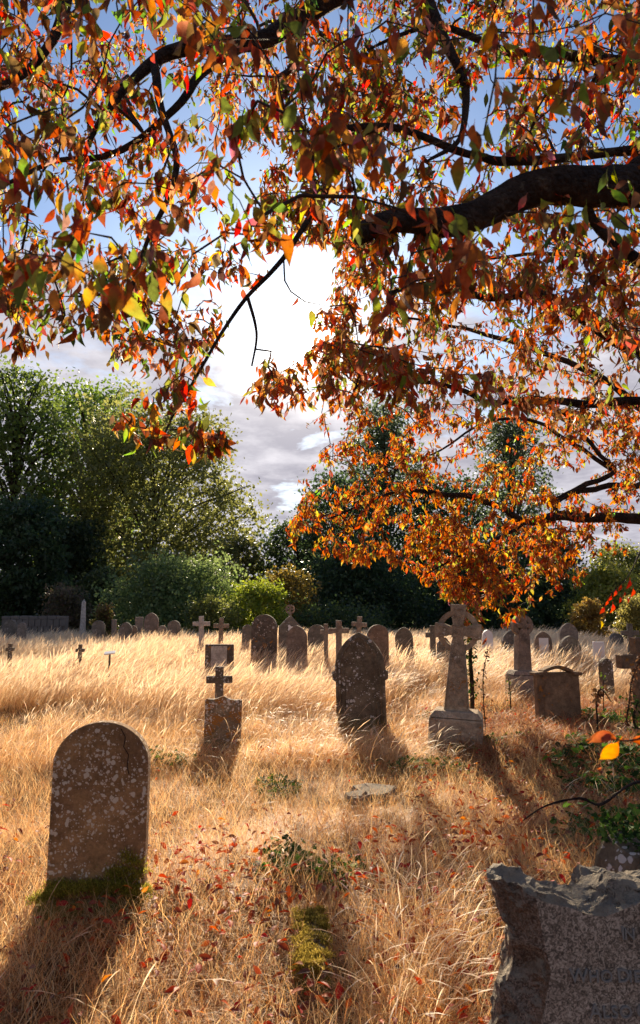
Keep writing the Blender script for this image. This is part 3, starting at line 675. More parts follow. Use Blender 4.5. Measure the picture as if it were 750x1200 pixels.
def build_autumn_tree(root, limbs, zones, leaf_len, nbig, seed, twr=.0016, npt=(9, 16)):
    """limbs: list of (points, r0, r1); zones: (polygon, count, near, far, palette)"""
    rg = np.random.default_rng(seed); rd = random.Random(seed); off = root.location
    nodes = []; par = []
    for pts, r0, r1, nm in limbs:
        P = smooth_path(pts, 6); n = len(P); V, Fc = [], []
        rr = [r0+(r1-r0)*(i/(n-1))**.8 for i in range(n)]
        P = [p+noise.noise_vector(p*2.3)*min(.05, rr[i]*.9+.012) for i, p in enumerate(P)]
        K = 16 if r0 > .05 else 8
        def rad(i, j, P=P, rr=rr, K=K):
            q = P[i]*6+Vector((math.cos(j/K*6.283)*2, math.sin(j/K*6.283)*2, 0)); return rr[i]*(1+.16*noise.noise(q)+.06*noise.noise(q*3))
        tube(V, Fc, P, rad, K); o = link(nm, pymesh(nm, [v-off for v in V], Fc), 'bark', root, smooth=True)
        if nm == 'branch' or nm == 'limb':
            st = len(nodes)
            for i, p in enumerate(P):
                nodes.append(np.array(p)); par.append(-1)
    nfix = len(nodes); NP = np.zeros((60000, 3)); NP[:nfix] = nodes; PAR = np.full(60000, -1); cnt = np.zeros(60000); nn = nfix
    tips = []
    A = []
    for poly, count, d0, d1, pl in zones:
        x0 = min(p[0] for p in poly); x1 = max(p[0] for p in poly); y0 = min(p[1] for p in poly); y1 = max(p[1] for p in poly); k = 0; tries = 0
        while k < count and tries < count*60:
            tries += 1; x, y = rd.uniform(x0, x1), rd.uniform(y0, y1)
            if not inpoly(x, y, poly): continue
            if any(inpoly(x, y, g_) for g_ in GAP): continue
            # clumping
            d_ = d0+(d1-d0)*rd.random()
            if noise.noise(Vector((x/75, y/75, d_*.5+seed))) < (-.1 if seed < 20 else .0) and rd.random() < .85: continue
            A.append((np.array(at(x, y, d_)), pl)); k += 1
    AP = np.array([a[0] for a in A])
    dist = np.array([np.min(np.linalg.norm(NP[:nfix]-a, axis=1)) for a in AP])
    segs_V, segs_F = [], []
    paths = []
    for ai in np.argsort(dist):
        a = AP[ai]; dd = np.linalg.norm(NP[:nn]-a, axis=1); j = int(np.argmin(dd)); L = dd[j]
        if L < .03: continue
        ns = max(2, int(L/.07)); s0 = NP[j].copy(); chain = [j]; perp = rg.normal(0, 1, 3)*L*.10
        for i in range(1, ns+1):
            f = i/ns; q = s0+(a-s0)*f+perp*math.sin(f*math.pi)+np.array([0, 0, 1])*(.12*L*math.sin(f*math.pi))+rg.normal(0, .008, 3)
            if nn >= 59999: break
            NP[nn] = q; PAR[nn] = chain[-1]; chain.append(nn); nn += 1
        paths.append(chain); tips.append((chain, A[ai][1]))
    for i in range(nn-1, nfix-1, -1):
        cnt[i] += .25; p_ = PAR[i]
        if p_ >= nfix: cnt[p_] = cnt[p_]+cnt[i] if cnt[p_] else cnt[i]
    for ch in paths:
        r = [min(.013, twr*max(1., c)**.36) for c in (cnt[i] if i >= nfix else cnt[ch[1]] for i in ch)]
        r = [sum(r[max(0, q-3):q+4])/len(r[max(0, q-3):q+4]) for q in range(len(r))]; r[-1] = twr*.6
        tube(segs_V, segs_F, [Vector(NP[i]) for i in ch], r, 4 if max(r) < .006 else 6, False)
    o = link('twigs', pymesh('twigs', [v-off for v in segs_V], segs_F), 'twig_bark', root, smooth=True); tag(o, kind='stuff')
    # leaves, hanging from the last part of each twig
    LP, LD, LC, LS = [], [], [], []
    for ch, pl in tips:
        m_ = rd.randint(*npt); cl = pal(pl, m_)
        tone = rg.uniform(.8, 1.15)
        for k in range(m_):
            f = 1-abs(rd.gauss(0, .38)); f = max(.0, min(1, f)); idx = ch[max(1, int(round(f*(len(ch)-1))))]
            p = NP[idx]+rg.normal(0, .022, 3)
            d = rg.normal(0, .42, 3); d[2] -= 1.0
            LP.append(p); LD.append(d); LC.append(cl[k]*tone); LS.append(leaf_len*rd.uniform(.6, 1.25))
    LP, LD, LC, LS = map(np.array, (LP, LD, LC, LS)); LP = LP+LD*LS[:, None]*.22
    keep = np.ones(len(LP), bool); sz = np.zeros(len(LP))
    for i, p in enumerate(LP):
        x, y, dep = project(p)
        if dep < .9 or (any(inpoly(x, y, g_) for g_ in GAP) and rd.random() < .93): keep[i] = False
        sz[i] = LS[i]/max(dep, .1) if (-20 < x < 770 and -20 < y < 1220) else 0
    LP, LD, LC, LS, sz = (q[keep] for q in (LP, LD, LC, LS, sz))
    up = rg.normal(0, 1, (len(LP), 3)); up[:, 2] += .2; RM = rot_from_dirs(LD, up)
    order = np.argsort(-sz); big = order[:nbig]; rest = order[nbig:]
    # large ones: objects of their own, sharing 30 leaf meshes
    vmesh = []
    for k in range(30):
        Vt, Tt = leaf_template(ST_HI, .15+.75*rd.random(), rd.uniform(-.1, .6), .02, k)
        pl = 'near' if seed < 20 else 'gold'; c0, c1 = pal(pl, 2); 
        if rd.random() < .6: c1 = c0*rg.uniform(.7, 1.25, 3)
        f = np.clip(Vt[:, 1:2]*1.1+rg.normal(0, .12, (len(Vt), 1)), 0, 1); cc = c0*(1-f)+c1*f
        me = tri_mesh('leaf', Vt, Tt, np.clip(cc, 0, .85)); me.materials.append(MATS['autumn_leaf'])
        me.polygons.foreach_set('use_smooth', np.ones(len(me.polygons), bool)); vmesh.append((me, cc.mean(0)))
    for i in big:
        # choose the nearest colour of a few candidates
        cand = rd.sample(range(30), 4); k = min(cand, key=lambda q: np.abs(vmesh[q][1]-LC[i]).sum())
        o = bpy.data.objects.new('leaf', vmesh[k][0]); COL.objects.link(o); o.parent = root
        M_ = Matrix([[*RM[i][0]], [*RM[i][1]], [*RM[i][2]]]).to_4x4(); o.matrix_local = Matrix.Translation(Vector(LP[i])-off) @ M_ @ Matrix.Scale(LS[i], 4)
    VV, TT, CCc = [], [], []; base_n = 0
    for q, (fo, dr, wx) in enumerate(((.3, .15, 1.05), (.7, .45, .8), (.5, -.2, .9), (1.1, .3, .7), (.4, .8, 1.0))):
        rs = rest[q::5]; Vt, Tt = leaf_template(ST_LO, fo, dr, .025, 40+q); Vt = Vt*np.array([wx, 1, 1])
        Vl, Tl = stamp(Vt, Tt, RM[rs], LS[rs], LP[rs]-np.array(off)); c = np.repeat(LC[rs], len(Vt), 0)
        tipf = np.clip(np.tile(Vt[:, 1], len(rs))[:, None]+rg.normal(0, .2, (len(c), 1)), 0, 1); sh = np.repeat(rg.uniform(.45, 1.6, (len(rs), 3)), len(Vt), 0)
        VV.append(Vl); TT.append(Tl+base_n); CCc.append(np.clip(c*(1-tipf)+c*sh*tipf, 0, .85)); base_n += len(Vl)
    Vl, Tl, c = np.concatenate(VV), np.concatenate(TT), np.concatenate(CCc)
    o = link('foliage', tri_mesh('foliage', Vl, Tl, c), 'autumn_leaf', root, smooth=True); tag(o, kind='stuff')
    return len(LP)

A3 = lambda L, dz=0: [at(x, y, d) for x, y, d in L]
# tree overhanging from the right, close to the camera
r1 = thing('autumn_tree', 'near tree with thick bark limb and hanging red, orange and green leaves across the top', 'tree', Vector((3.6, 2.9, 0)))
limbs1 = [
 ([Vector((3.6, 2.9, -.2)), Vector((3.58, 2.9, .8)), Vector((3.5, 2.88, 1.8)), Vector((3.3, 2.85, 2.6)), Vector((3.2, 2.9, 3.6)), Vector((3.1, 3.1, 5.0)), Vector((3.0, 3.2, 6.4))], .26, .13, 'trunk'),
 ([Vector((3.3, 2.85, 2.6)), Vector((2.4, 2.7, 2.95))]+A3([(790, 212, 2.6), (740, 218, 2.6), (680, 225, 2.55), (600, 235, 2.5), (530, 252, 2.45), (470, 262, 2.4), (424, 280, 2.35)]), .13, .034, 'limb'),
 ([Vector((3.1, 3.1, 5.0)), Vector((2.0, 3.4, 5.3))]+A3([(560, -120, 3.6), (440, -30, 3.5), (345, 22, 3.4), (300, 46, 3.3), (215, 60, 3.2), (175, 72, 3.15), (140, 108, 3.1), (112, 150, 3.0), (95, 200, 2.9)]), .10, .006, 'limb'),
 ([Vector((2.0, 3.4, 5.3))]+A3([(480, -200, 3.4), (250, -160, 3.2), (95, -60, 3.1), (80, 0, 3.0), (68, 45, 2.95), (30, 85, 2.9), (-10, 110, 2.9), (-60, 160, 3.0)]), .06, .008, 'branch'),
 ([at(490, -40, 3.5), at(515, 40, 3.3), at(545, 100, 3.2), at(540, 160, 3.1), at(500, 190, 3.0)], .045, .006, 'branch'),
 ([at(790, 180, 3.4), at(700, 178, 3.3), at(600, 190, 3.2), at(560, 180, 3.15), at(480, 158, 3.1), at(400, 150, 3.0), at(366, 178, 2.95), at(368, 240, 2.9), at(345, 286, 2.85), at(318, 320, 2.8), at(290, 348, 2.8), at(262, 386, 2.75), at(235, 428, 2.7), at(205, 480, 2.65), at(192, 512, 2.6)], .026, .004, 'branch'),
 ([at(175, 72, 3.15), at(185, 120, 3.0), at(200, 170, 2.9), at(196, 230, 2.8), at(170, 290, 2.7), at(150, 350, 2.7)], .026, .006, 'branch'),
 ([at(300, 46, 3.3), at(235, 90, 3.2), at(205, 130, 3.1), at(130, 180, 3.0), at(60, 190, 2.95), at(-20, 230, 2.9)], .03, .008, 'branch'),
 ([at(290, 348, 2.8), at(300, 378, 2.8), at(302, 400, 2.8), at(295, 430, 2.8)], .009, .004, 'branch'),
 ([at(790, 430, 4.2), at(742, 403, 4.1), at(700, 382, 4.0), at(660, 358, 3.9), at(625, 344, 3.9), at(575, 350, 3.8), at(510, 330, 3.7), at(455, 340, 3.6)], .055, .010, 'limb'),
 ([Vector((3.3, 2.9, 3.2)), Vector((2.9, 3.3, 3.1)), at(830, 455, 4.3), at(790, 430, 4.2)], .085, .055, 'limb'),
 ([at(790, 468, 4.9), at(740, 470, 4.8), at(680, 472, 4.7), at(620, 468, 4.6), at(575, 474, 4.5), at(545, 458, 4.4), at(505, 449, 4.4), at(450, 452, 4.3), at(425, 448, 4.2)], .04, .007, 'branch'),
 ([Vector((2.9, 3.3, 3.1)), at(850, 462, 4.8), at(790, 468, 4.9)], .05, .04, 'branch'),
 ([at(790, 330, 3.0), at(730, 290, 3.0), at(700, 260, 3.0), at(690, 230, 2.9)], .03, .02, 'branch'),
 ([at(790, 100, 3.8), at(700, 70, 3.7), at(600, 60, 3.6), at(500, 30, 3.6), at(430, 60, 3.5)], .05, .006, 'limb'),
]
Zt = [(-40, -60), (790, -60), (790, 330), (400, 330), (392, 262), (335, 268), (300, 330), (200, 345), (-40, 330)]
zones1 = [
 (Zt, 700, 2.3, 5.8, 'near'),
 ([(330, -60), (790, -60), (790, 290), (430, 260), (400, 150)], 300, 3.0, 6.5, 'near'),
 ([(-20, 300), (300, 300), (285, 352), (240, 425), (130, 430), (60, 390), (-20, 350)], 110, 2.4, 4.5, 'near'),
 ([(110, 420), (260, 420), (250, 500), (160, 500), (130, 480)], 10, 2.3, 2.8, 'near'),
 ([(165, 495), (262, 495), (262, 535), (170, 520)], 7, 2.4, 2.6, 'near'),
 ([(130, 485), (155, 485), (155, 505), (130, 505)], 2, 2.4, 2.6, 'near'),
 ([(10, 395), (60, 395), (52, 420), (15, 420)], 4, 2.6, 3.2, 'near'),
 ([(262, 440), (330, 425), (385, 425), (400, 470), (300, 480), (270, 470)], 22, 2.8, 4.2, 'dull'),
 ([(390, 290), (790, 290), (790, 520), (480, 470), (420, 440), (375, 400)], 300, 2.6, 5.5, 'dull'),
 (Zt, 80, 1.3, 2.1, 'near'),
 ([(-40, -60), (790, -60), (790, 200), (380, 190), (250, 230), (-40, 260)], 330, 3.6, 7.0, 'near'),
 ([(290, 60), (470, 60), (470, 290), (380, 270), (320, 280)], 170, 3.0, 6.0, 'near'),
 ([(370, 250), (470, 250), (480, 460), (400, 470), (362, 420)], 110, 3.0, 5.5, 'dull'),
 ([(400, 290), (600, 290), (600, 400), (420, 400)], 5, 1.5, 1.9, 'near'),
]
print('leaves near', build_autumn_tree(r1, limbs1, zones1, .060, 300, 11, .0021, (10, 16)))

r2 = thing('autumn_tree', 'smaller golden-orange tree reaching low from the right edge behind the celtic crosses', 'tree', Vector((10.44, 12.47, 0.00)))
limbs2 = [
 ([Vector((10.44, 12.47, -0.24)), Vector((10.29, 12.32, 1.46)), Vector((9.86, 12.18, 2.68)), Vector((9.57, 12.32, 4.15)), Vector((8.99, 12.47, 5.86)), Vector((8.12, 12.18, 7.56))], .24, .09, 'trunk'),
 ([Vector((9.86, 12.18, 2.68)), Vector((7.54, 11.60, 3.11))]+A3([(790, 612, 11.31), (745, 608, 11.16), (690, 606, 11.02), (650, 605, 11.02), (615, 612, 10.88), (590, 595, 10.73), (550, 582, 10.58), (510, 578, 10.44), (470, 574, 10.29), (430, 590, 10.15), (385, 608, 10.01)]), .13, .012, 'limb'),
 ([at(650, 605, 11.02), at(655, 585, 11.02), at(690, 568, 11.16), at(720, 552, 11.31), at(700, 530, 11.16), at(675, 500, 11.02), at(650, 478, 10.88), at(600, 470, 10.73)], .06, .02, 'branch'),
 ([at(790, 560, 11.60), at(745, 568, 11.46), at(700, 572, 11.31), at(650, 585, 11.02)], .06, .045, 'branch'),
 ([at(615, 612, 10.88), at(570, 640, 10.58), at(530, 655, 10.44), at(500, 672, 10.29)], .035, .01, 'branch'),
 ([at(720, 552, 11.31), at(640, 500, 11.02), at(590, 490, 10.73), at(560, 500, 10.58), at(510, 530, 10.44), at(470, 545, 10.29)], .04, .01, 'branch'),
 ([Vector((9.57, 12.32, 4.15))]+A3([(790, 500, 12.04), (700, 440, 11.89), (600, 400, 11.60), (520, 380, 11.31), (450, 370, 11.02)]), .10, .012, 'limb'),
 ([Vector((8.99, 12.47, 5.86))]+A3([(790, 330, 12.04), (700, 300, 11.89), (600, 300, 11.60), (520, 310, 11.31)]), .09, .012, 'limb'),
]
zones2 = [
 ([(352, 545), (430, 490), (600, 480), (790, 480), (790, 660), (690, 650), (640, 680), (612, 715), (560, 700), (520, 700), (480, 672), (400, 662), (335, 635)], 680, 8.8, 13.4, 'gold'),
 ([(480, 600), (640, 600), (640, 700), (600, 735), (555, 705), (500, 680)], 170, 9.2, 12, 'gold'),
 ([(385, 300), (790, 290), (790, 500), (430, 490), (345, 520), (375, 440)], 400, 8.8, 13.6, 'dull'),
 ([(500, 640), (660, 620), (640, 720), (590, 752), (540, 735)], 90, 9.2, 12, 'dull'),
 ([(640, 640), (690, 640), (690, 700), (650, 700)], 14, 10, 12, 'gold'),
]
print('leaves gold', build_autumn_tree(r2, limbs2, zones2, .088, 300, 23, .003, (11, 19)))

# close sprigs hanging in from the right edge
def sprig(label, stem, leaves, cols, L, cat='leaf sprig'):
    P = smooth_path(stem, 4); t_ = thing('leaf_sprig', label, cat, P[-1]); off = P[-1]
    V, Fc = [], []; tube(V, Fc, [p-off for p in P], [.0035-.0018*i/len(P) for i in range(len(P))], 6); link('stem', pymesh('stem', V, Fc), 'twig_bark', t_, smooth=True)
    for k, (p, d, s) in enumerate(leaves):
        Vt, Tt = leaf_template(ST_HI, .6, .4, .035, 90+k+int(p.x*100)); c0 = np.array(cols[k % len(cols)][0]); c1 = np.array(cols[k % len(cols)][1])
        f = np.clip(Vt[:, 1:2]+rng.normal(0, .15, (len(Vt), 1)), 0, 1)
        me = tri_mesh('leaf', Vt, Tt, c0*(1-f)+c1*f); o = link('leaf', me, 'autumn_leaf', t_, smooth=True)
        dd = np.array([d]); RM = rot_from_dirs(dd, np.array([[.3, -.8, .6]]))[0]
        o.matrix_local = Matrix.Translation(p-off) @ Matrix([list(RM[0]), list(RM[1]), list(RM[2])]).to_4x4() @ Matrix.Scale(L*s, 4)
    return t_
y_ = 1.5
stem = [Vector((1.25, 2.6, 2.6)), Vector((1.15, 1.9, 1.9)), at(790, 840, 1.5), at(760, 862, y_), at(735, 868, y_), at(722, 866, y_)]
sprig('large drooping orange and brown leaves on a stem at the right edge above ivy', stem,
      [(at(722, 866, y_), (-.9, .2, .12), .9), (at(724, 870, y_), (-.55, .3, -.8), .95), (at(740, 868, y_), (.8, .1, -.2), 1.0), (at(716, 862, y_), (-1, -.3, -.1), .75), (at(748, 866, y_), (.9, .4, -.1), 1.0)],
      [((.30, .08, .03), (.34, .12, .05)), ((.60, .16, .02), (.78, .36, .03)), ((.42, .10, .03), (.26, .12, .06)), ((.30, .07, .04), (.40, .15, .06))], .062)
y_ = 3.0
stem = [at(790, 560, 4.0), at(765, 600, 3.6), at(752, 640, 3.1), at(738, 672, y_), at(722, 690, y_), at(712, 700, y_)]
pts = [(738, 680), (728, 686), (722, 692), (716, 698), (712, 704), (708, 712), (732, 694), (742, 690), (718, 708), (704, 728), (727, 700), (735, 700)]
sprig('twig of bright red leaves with one yellow, hanging before the pale bushes on the right', stem,
      [(at(x, y, y_+random.uniform(-.05, .05)), (random.uniform(-.5, .5), random.uniform(-.3, .3), -.9), random.uniform(.6, 1.1)) for x, y in pts],
      [((.45, .03, .02), (.36, .03, .02)), ((.5, .06, .03), (.4, .04, .02)), ((.45, .03, .03), (.6, .1, .05))]*3+[((.7, .5, .05), (.75, .55, .05))], .038)

# ------------------------------------------------------------------ background trees
Vc = np.array([[-.5, 0, 0], [0, -.32, .08], [.5, 0, 0], [0, .36, .08]]); Tc = np.array([[0, 1, 2], [0, 2, 3]])
def bg_tree(name, label, px, top, wpx, D, c1, c2, n, leaf, shape='round', cat='tree', low=.12, density=1.0, stems=1, group=None, elev=0.0):
    b = base_loc(px, D); H = at(px, top, D).z; W = wpx/F*D
    root = thing(name, label, cat, Vector((b.x, D, b.z)), group=group)
    rg = np.random.default_rng(int(px*7+top)); nb = max(12, int(26*density*(1 if W < 6 else 1.7)))
    C_ = []; Rr = []
    for k in range(nb):
        z = H*(low+(1-low)*(k+.5)/nb*.96); fz = (z/H-low)/(1-low)
        if shape == 'cone': wr = W/2*(1-fz)**.75*1.02+.03*W
        elif shape == 'bush': wr = W/2*math.sqrt(max(0, 1-fz**2.2))*rg.uniform(.6, 1.3)
        else: wr = W/2*math.sqrt(max(0.03, 1-abs(2*fz-.85)**2.3/1.6))
        a = k*2.399963; r = wr*(.55+.35*rg.random())
        br = (.15 if shape != 'cone' else .11)*W*(.45+.95*rg.random())+.02*H
        r = max(0, min(r, wr-br*.55)); z = min(z, H-br*.6)
        C_.append((r*math.cos(a), r*math.sin(a)*.8, max(z, br*.3))); Rr.append(br)
    C_ = np.array(C_); Rr = np.array(Rr); idx = rg.choice(nb, n, p=Rr**2/np.sum(Rr**2))
    u = rg.normal(0, 1, (n, 3)); u /= np.linalg.norm(u, axis=1, keepdims=True); rad = rg.random(n)**.45
    rad = rad*(1+.25*np.sin(u[:, 0]*7+u[:, 2]*5+idx))+rg.exponential(.13, n)
    P = C_[idx]+u*rad[:, None]*Rr[idx, None]*np.array([1.15, 1, .8]); q = 2*math.pi/(W*.17+.25); wv = np.sin(P[:, 0]*q+3*np.sin(P[:, 2]*q*.6))+np.sin(P[:, 2]*q*1.25+2*np.sin(P[:, 1]*q*.8))+np.sin(P[:, 1]*q+P[:, 0]*q*.5); P += u*(wv*.10)[:, None]*Rr[idx, None]; P[:, 2] = np.maximum(P[:, 2], .02*H*rg.random(n)+.05)
    kp = (wv > -.5) | (rg.random(n) < .45); P, u, idx = P[kp], u[kp], idx[kp]; n = len(P)
    d = rg.normal(0, 1, (n, 3)); Rm = rot_from_dirs(d, rg.normal(0, 1, (n, 3)))
    V, T = stamp(Vc, Tc, Rm, leaf*rg.uniform(.5, 1.4, n), P)
    blob = rg.uniform(.7, 1.25, (nb, 1))[idx]; mixf = rg.random((n, 1))
    c = (np.array(c1)*(1-mixf)+np.array(c2)*mixf)*blob
    o = link('crown', tri_mesh('crown', V, T, np.repeat(np.clip(c, 0, .8), 4, 0)), 'tree_leaf', root); tag(o, kind='stuff') if False else None
    V, Fc = [], []
    for s in range(stems):
        x0 = (s-(stems-1)/2)*.5; r0 = max(.05, H*.016)/math.sqrt(stems)
        tr = smooth_path([(x0, 0, -.1), (x0*1.5, 0, H*.25), (x0*2+.2*rg.normal(), .1, H*.55), (x0*2+.3*rg.normal(), 0, H*.86)], 4)
        tube(V, Fc, tr, [r0*(1-.85*i/len(tr)) for i in range(len(tr))], 8)
    for k in range(nb):
        if k % 2 and shape == 'bush': continue
        z0 = max(.1*H, C_[k][2]-Rr[k]*1.8); st = Vector((0, 0, z0*.85)); e = Vector(C_[k]); mid = st.lerp(e, .5)+Vector((0, 0, .05*H))
        q = smooth_path([st, mid, e, e+(e-mid)*.6], 3); tube(V, Fc, q, [max(.015, H*.006)*(1-.8*i/len(q)) for i in range(len(q))], 5)
    link('trunk', pymesh('trunk', V, Fc), 'bark', root, smooth=True)
    return root
G1, G2 = (.075, .11, .03), (.16, .21, .05)
OL1, OL2 = (.11, .125, .04), (.21, .21, .07)
DK1, DK2 = (.028, .05, .022), (.065, .10, .04)
YG1, YG2 = (.13, .16, .03), (.30, .27, .06)
T_ = [
 ('ash_tree', 'tall loose-crowned green tree at the far left edge', 8, 428, 120, 54, G1, (.14, .18, .04), 9000, .36, 'round', .15),
 ('maple_tree', 'bright green rounded tree standing behind the big olive one on the left', 98, 450, 130, 72, (.07, .12, .02), (.18, .24, .05), 12000, .42, 'round', .15),
 ('willow_tree', 'large spreading olive-green tree left of the open sky', 178, 484, 225, 60, OL1, OL2, 34000, .36, 'round', .02),
 ('holly_tree', 'dark evergreen tree low at the left edge under the taller ash', 18, 585, 105, 44, DK1, DK2, 14000, .26, 'round', .0),
 ('dark_shrub', 'shadowy shrub between the dark evergreen and the big olive tree', 82, 610, 95, 50, DK1, (.06, .075, .025), 9000, .28, 'bush', .0),
 ('sapling_tree', 'thin light green tree beside the open sky, right of the big olive one', 282, 628, 60, 52, OL1, (.18, .17, .05), 5000, .26, 'round', .05),
 ('laurel_bush', 'broad lush green bush behind the back row of headstones on the left', 208, 655, 160, 36, (.08, .115, .04), (.16, .20, .075), 20000, .17, 'bush', .0),
 ('bramble_bush', 'bare reddish-brown twiggy bush behind the low wall on the left', 76, 684, 60, 32, (.10, .065, .05), (.09, .09, .04), 6000, .12, 'bush', .0),
 ('elder_bush', 'dark olive bush between the bramble and the lush laurel', 118, 668, 60, 40, DK1, OL1, 6000, .18, 'bush', .0),
 ('privet_bush', 'sunlit yellow-green bush below the open sky, left of the dark yews', 304, 684, 84, 33, (.10, .14, .02), (.28, .30, .05), 9000, .13, 'bush', .0),
 ('hazel_bush', 'russet-tinged bush leaning out of the yews beside the sunlit privet', 338, 668, 86, 37, (.10, .09, .025), (.22, .15, .04), 7000, .15, 'bush', .0),
 ('bramble_bush', 'low olive bramble spilling forward below the lush laurel on the left', 250, 700, 70, 31, (.08, .09, .03), (.18, .19, .05), 6000, .12, 'bush', .0),
 ('bramble_bush', 'low dark bramble at the foot of the central yews', 400, 712, 120, 34, DK1, (.09, .11, .03), 7000, .13, 'bush', .0),
 ('yew_tree', 'first dark yew right of the open sky, the lowest of the group', 348, 612, 95, 52, DK1, (.07, .09, .03), 10000, .26, 'round', .0),
 ('yew_tree', 'dark rounded yew second from the open sky', 405, 552, 110, 55, DK1, DK2, 13000, .27, 'round', .0),
 ('cypress_tree', 'tallest dark conifer seen through the orange leaves left of the ring cross', 452, 474, 170, 60, (.05, .07, .04), (.11, .14, .07), 15000, .30, 'cone', .0),
 ('yew_tree', 'dark yew filling the gap directly behind the large celtic cross', 525, 560, 120, 56, DK1, DK2, 13000, .28, 'round', .0),
 ('cypress_tree', 'second tall dark conifer behind the golden tree, right of the large celtic cross', 606, 486, 160, 60, (.05, .07, .04), (.11, .14, .07), 14000, .30, 'cone', .0),
 ('yew_tree', 'dark yew with a clean right edge against pale bushes', 640, 622, 90, 45, DK1, DK2, 11000, .22, 'round', .0),
 ('yew_tree', 'low dark yew hedge mass behind the three central crosses', 420, 640, 150, 42, DK1, DK2, 14000, .22, 'bush', .0),
 ('yew_tree', 'low dark yew behind the wheel-headed cross', 560, 640, 130, 42, DK1, DK2, 12000, .22, 'bush', .0),
 ('birch_tree', 'light green open tree at the right edge beyond the churchyard', 742, 640, 100, 55, (.09, .11, .03), (.20, .20, .06), 7000, .28, 'round', .05),
 ('hawthorn_bush', 'sunlit yellow-green bush on the right beyond the white tablet', 712, 664, 90, 38, YG1, YG2, 11000, .16, 'bush', .0),
 ('rose_bush', 'russet and yellow bush just right of the last dark yew', 690, 704, 46, 26, (.20, .12, .04), (.30, .22, .06), 6000, .10, 'bush', .0),
 ('rose_bush', 'pale olive bush at the right edge behind the grey cross', 744, 700, 60, 25, (.14, .13, .04), (.28, .24, .08), 7000, .10, 'bush', .0),
]
for a in T_:
    nm, lab, px, top, wp, D, c1, c2, n, lf, shp, lw = a
    bg_tree(nm, lab, px, top, wp, D, c1, c2, int(n*1.5), lf, shp, 'bush' if 'bush' in nm or 'shrub' in nm else 'tree', lw)
bg_tree('ivy_mound', 'rounded brown and green ivy-grown mound beside the pale obelisk', 122, 708, 28, 25.5, (.10, .05, .03), (.10, .12, .03), 5000, .09, 'bush', 'bush', 0)
# a wood far off closes the horizon
n = 16000; a = rng.uniform(-75, 75, n); P = np.stack([a, 95+rng.normal(0, 4, n), rng.random(n)**.8*(5.5+2.0*np.sin(a*.16)+1.2*np.sin(a*.5))], 1)
Rm = rot_from_dirs(rng.normal(0, 1, (n, 3)), rng.normal(0, 1, (n, 3))); V, T = stamp(Vc, Tc, Rm, rng.uniform(.7, 1.6, n), P)
o = link('distant_wood', tri_mesh('dw', V, T, np.repeat(np.array([.05, .07, .03])*rng.uniform(.6, 1.4, (n, 1)), 4, 0)), 'tree_leaf'); tag(o, kind='stuff')

# ------------------------------------------------------------------ grass, scattered clumps
def blade(V, T, C, base, ang, length, width, lean, curl, c0, c1, seg=5, head=None, wob=0.0):
    """ribbon that starts upright and bends over towards ang"""
    dx, dy = math.cos(ang), math.sin(ang); th = lean; p = np.array(base, float); k0 = len(V); tw = random.uniform(0, math.pi)
    sx, sy = math.cos(ang+math.pi/2+random.uniform(-.9, .9)), math.sin(ang+math.pi/2+random.uniform(-.9, .9)); st = length/seg
    for i in range(seg+1):
        f = i/seg; w_ = width*(1-f**2*.85)
        if head and f > .72: w_ = head*(math.sin((f-.72)/.28*math.pi)*.9+.15)
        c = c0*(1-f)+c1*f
        V.append(p+np.array([sx*w_/2, sy*w_/2, 0])); V.append(p-np.array([sx*w_/2, sy*w_/2, 0])); C.append(c); C.append(c)
        th = min(th+curl/seg*(.4+1.2*f), 2.3); zc = math.cos(th); xc = math.sin(th)
        if p[2]+st*zc < .015: zc = 0.05
        p = p+np.array([dx*xc, dy*xc, zc])*st
        if wob: p[:2] += np.array([random.gauss(0, wob), random.gauss(0, wob)])
    for i in range(seg):
        a = k0+i*2; T.append((a, a+1, a+3)); T.append((a, a+3, a+2))
STRAW = [np.array(c) for c in ((.88, .60, .28), (.84, .50, .19), (.68, .35, .12), (.90, .72, .42), (.76, .40, .14), (.38, .16, .055))]
HEAD = [np.array(c) for c in ((.84, .70, .50), (.80, .62, .42), (.72, .52, .32))]
def pick(L): return random.choice(L)*random.uniform(.8, 1.15)
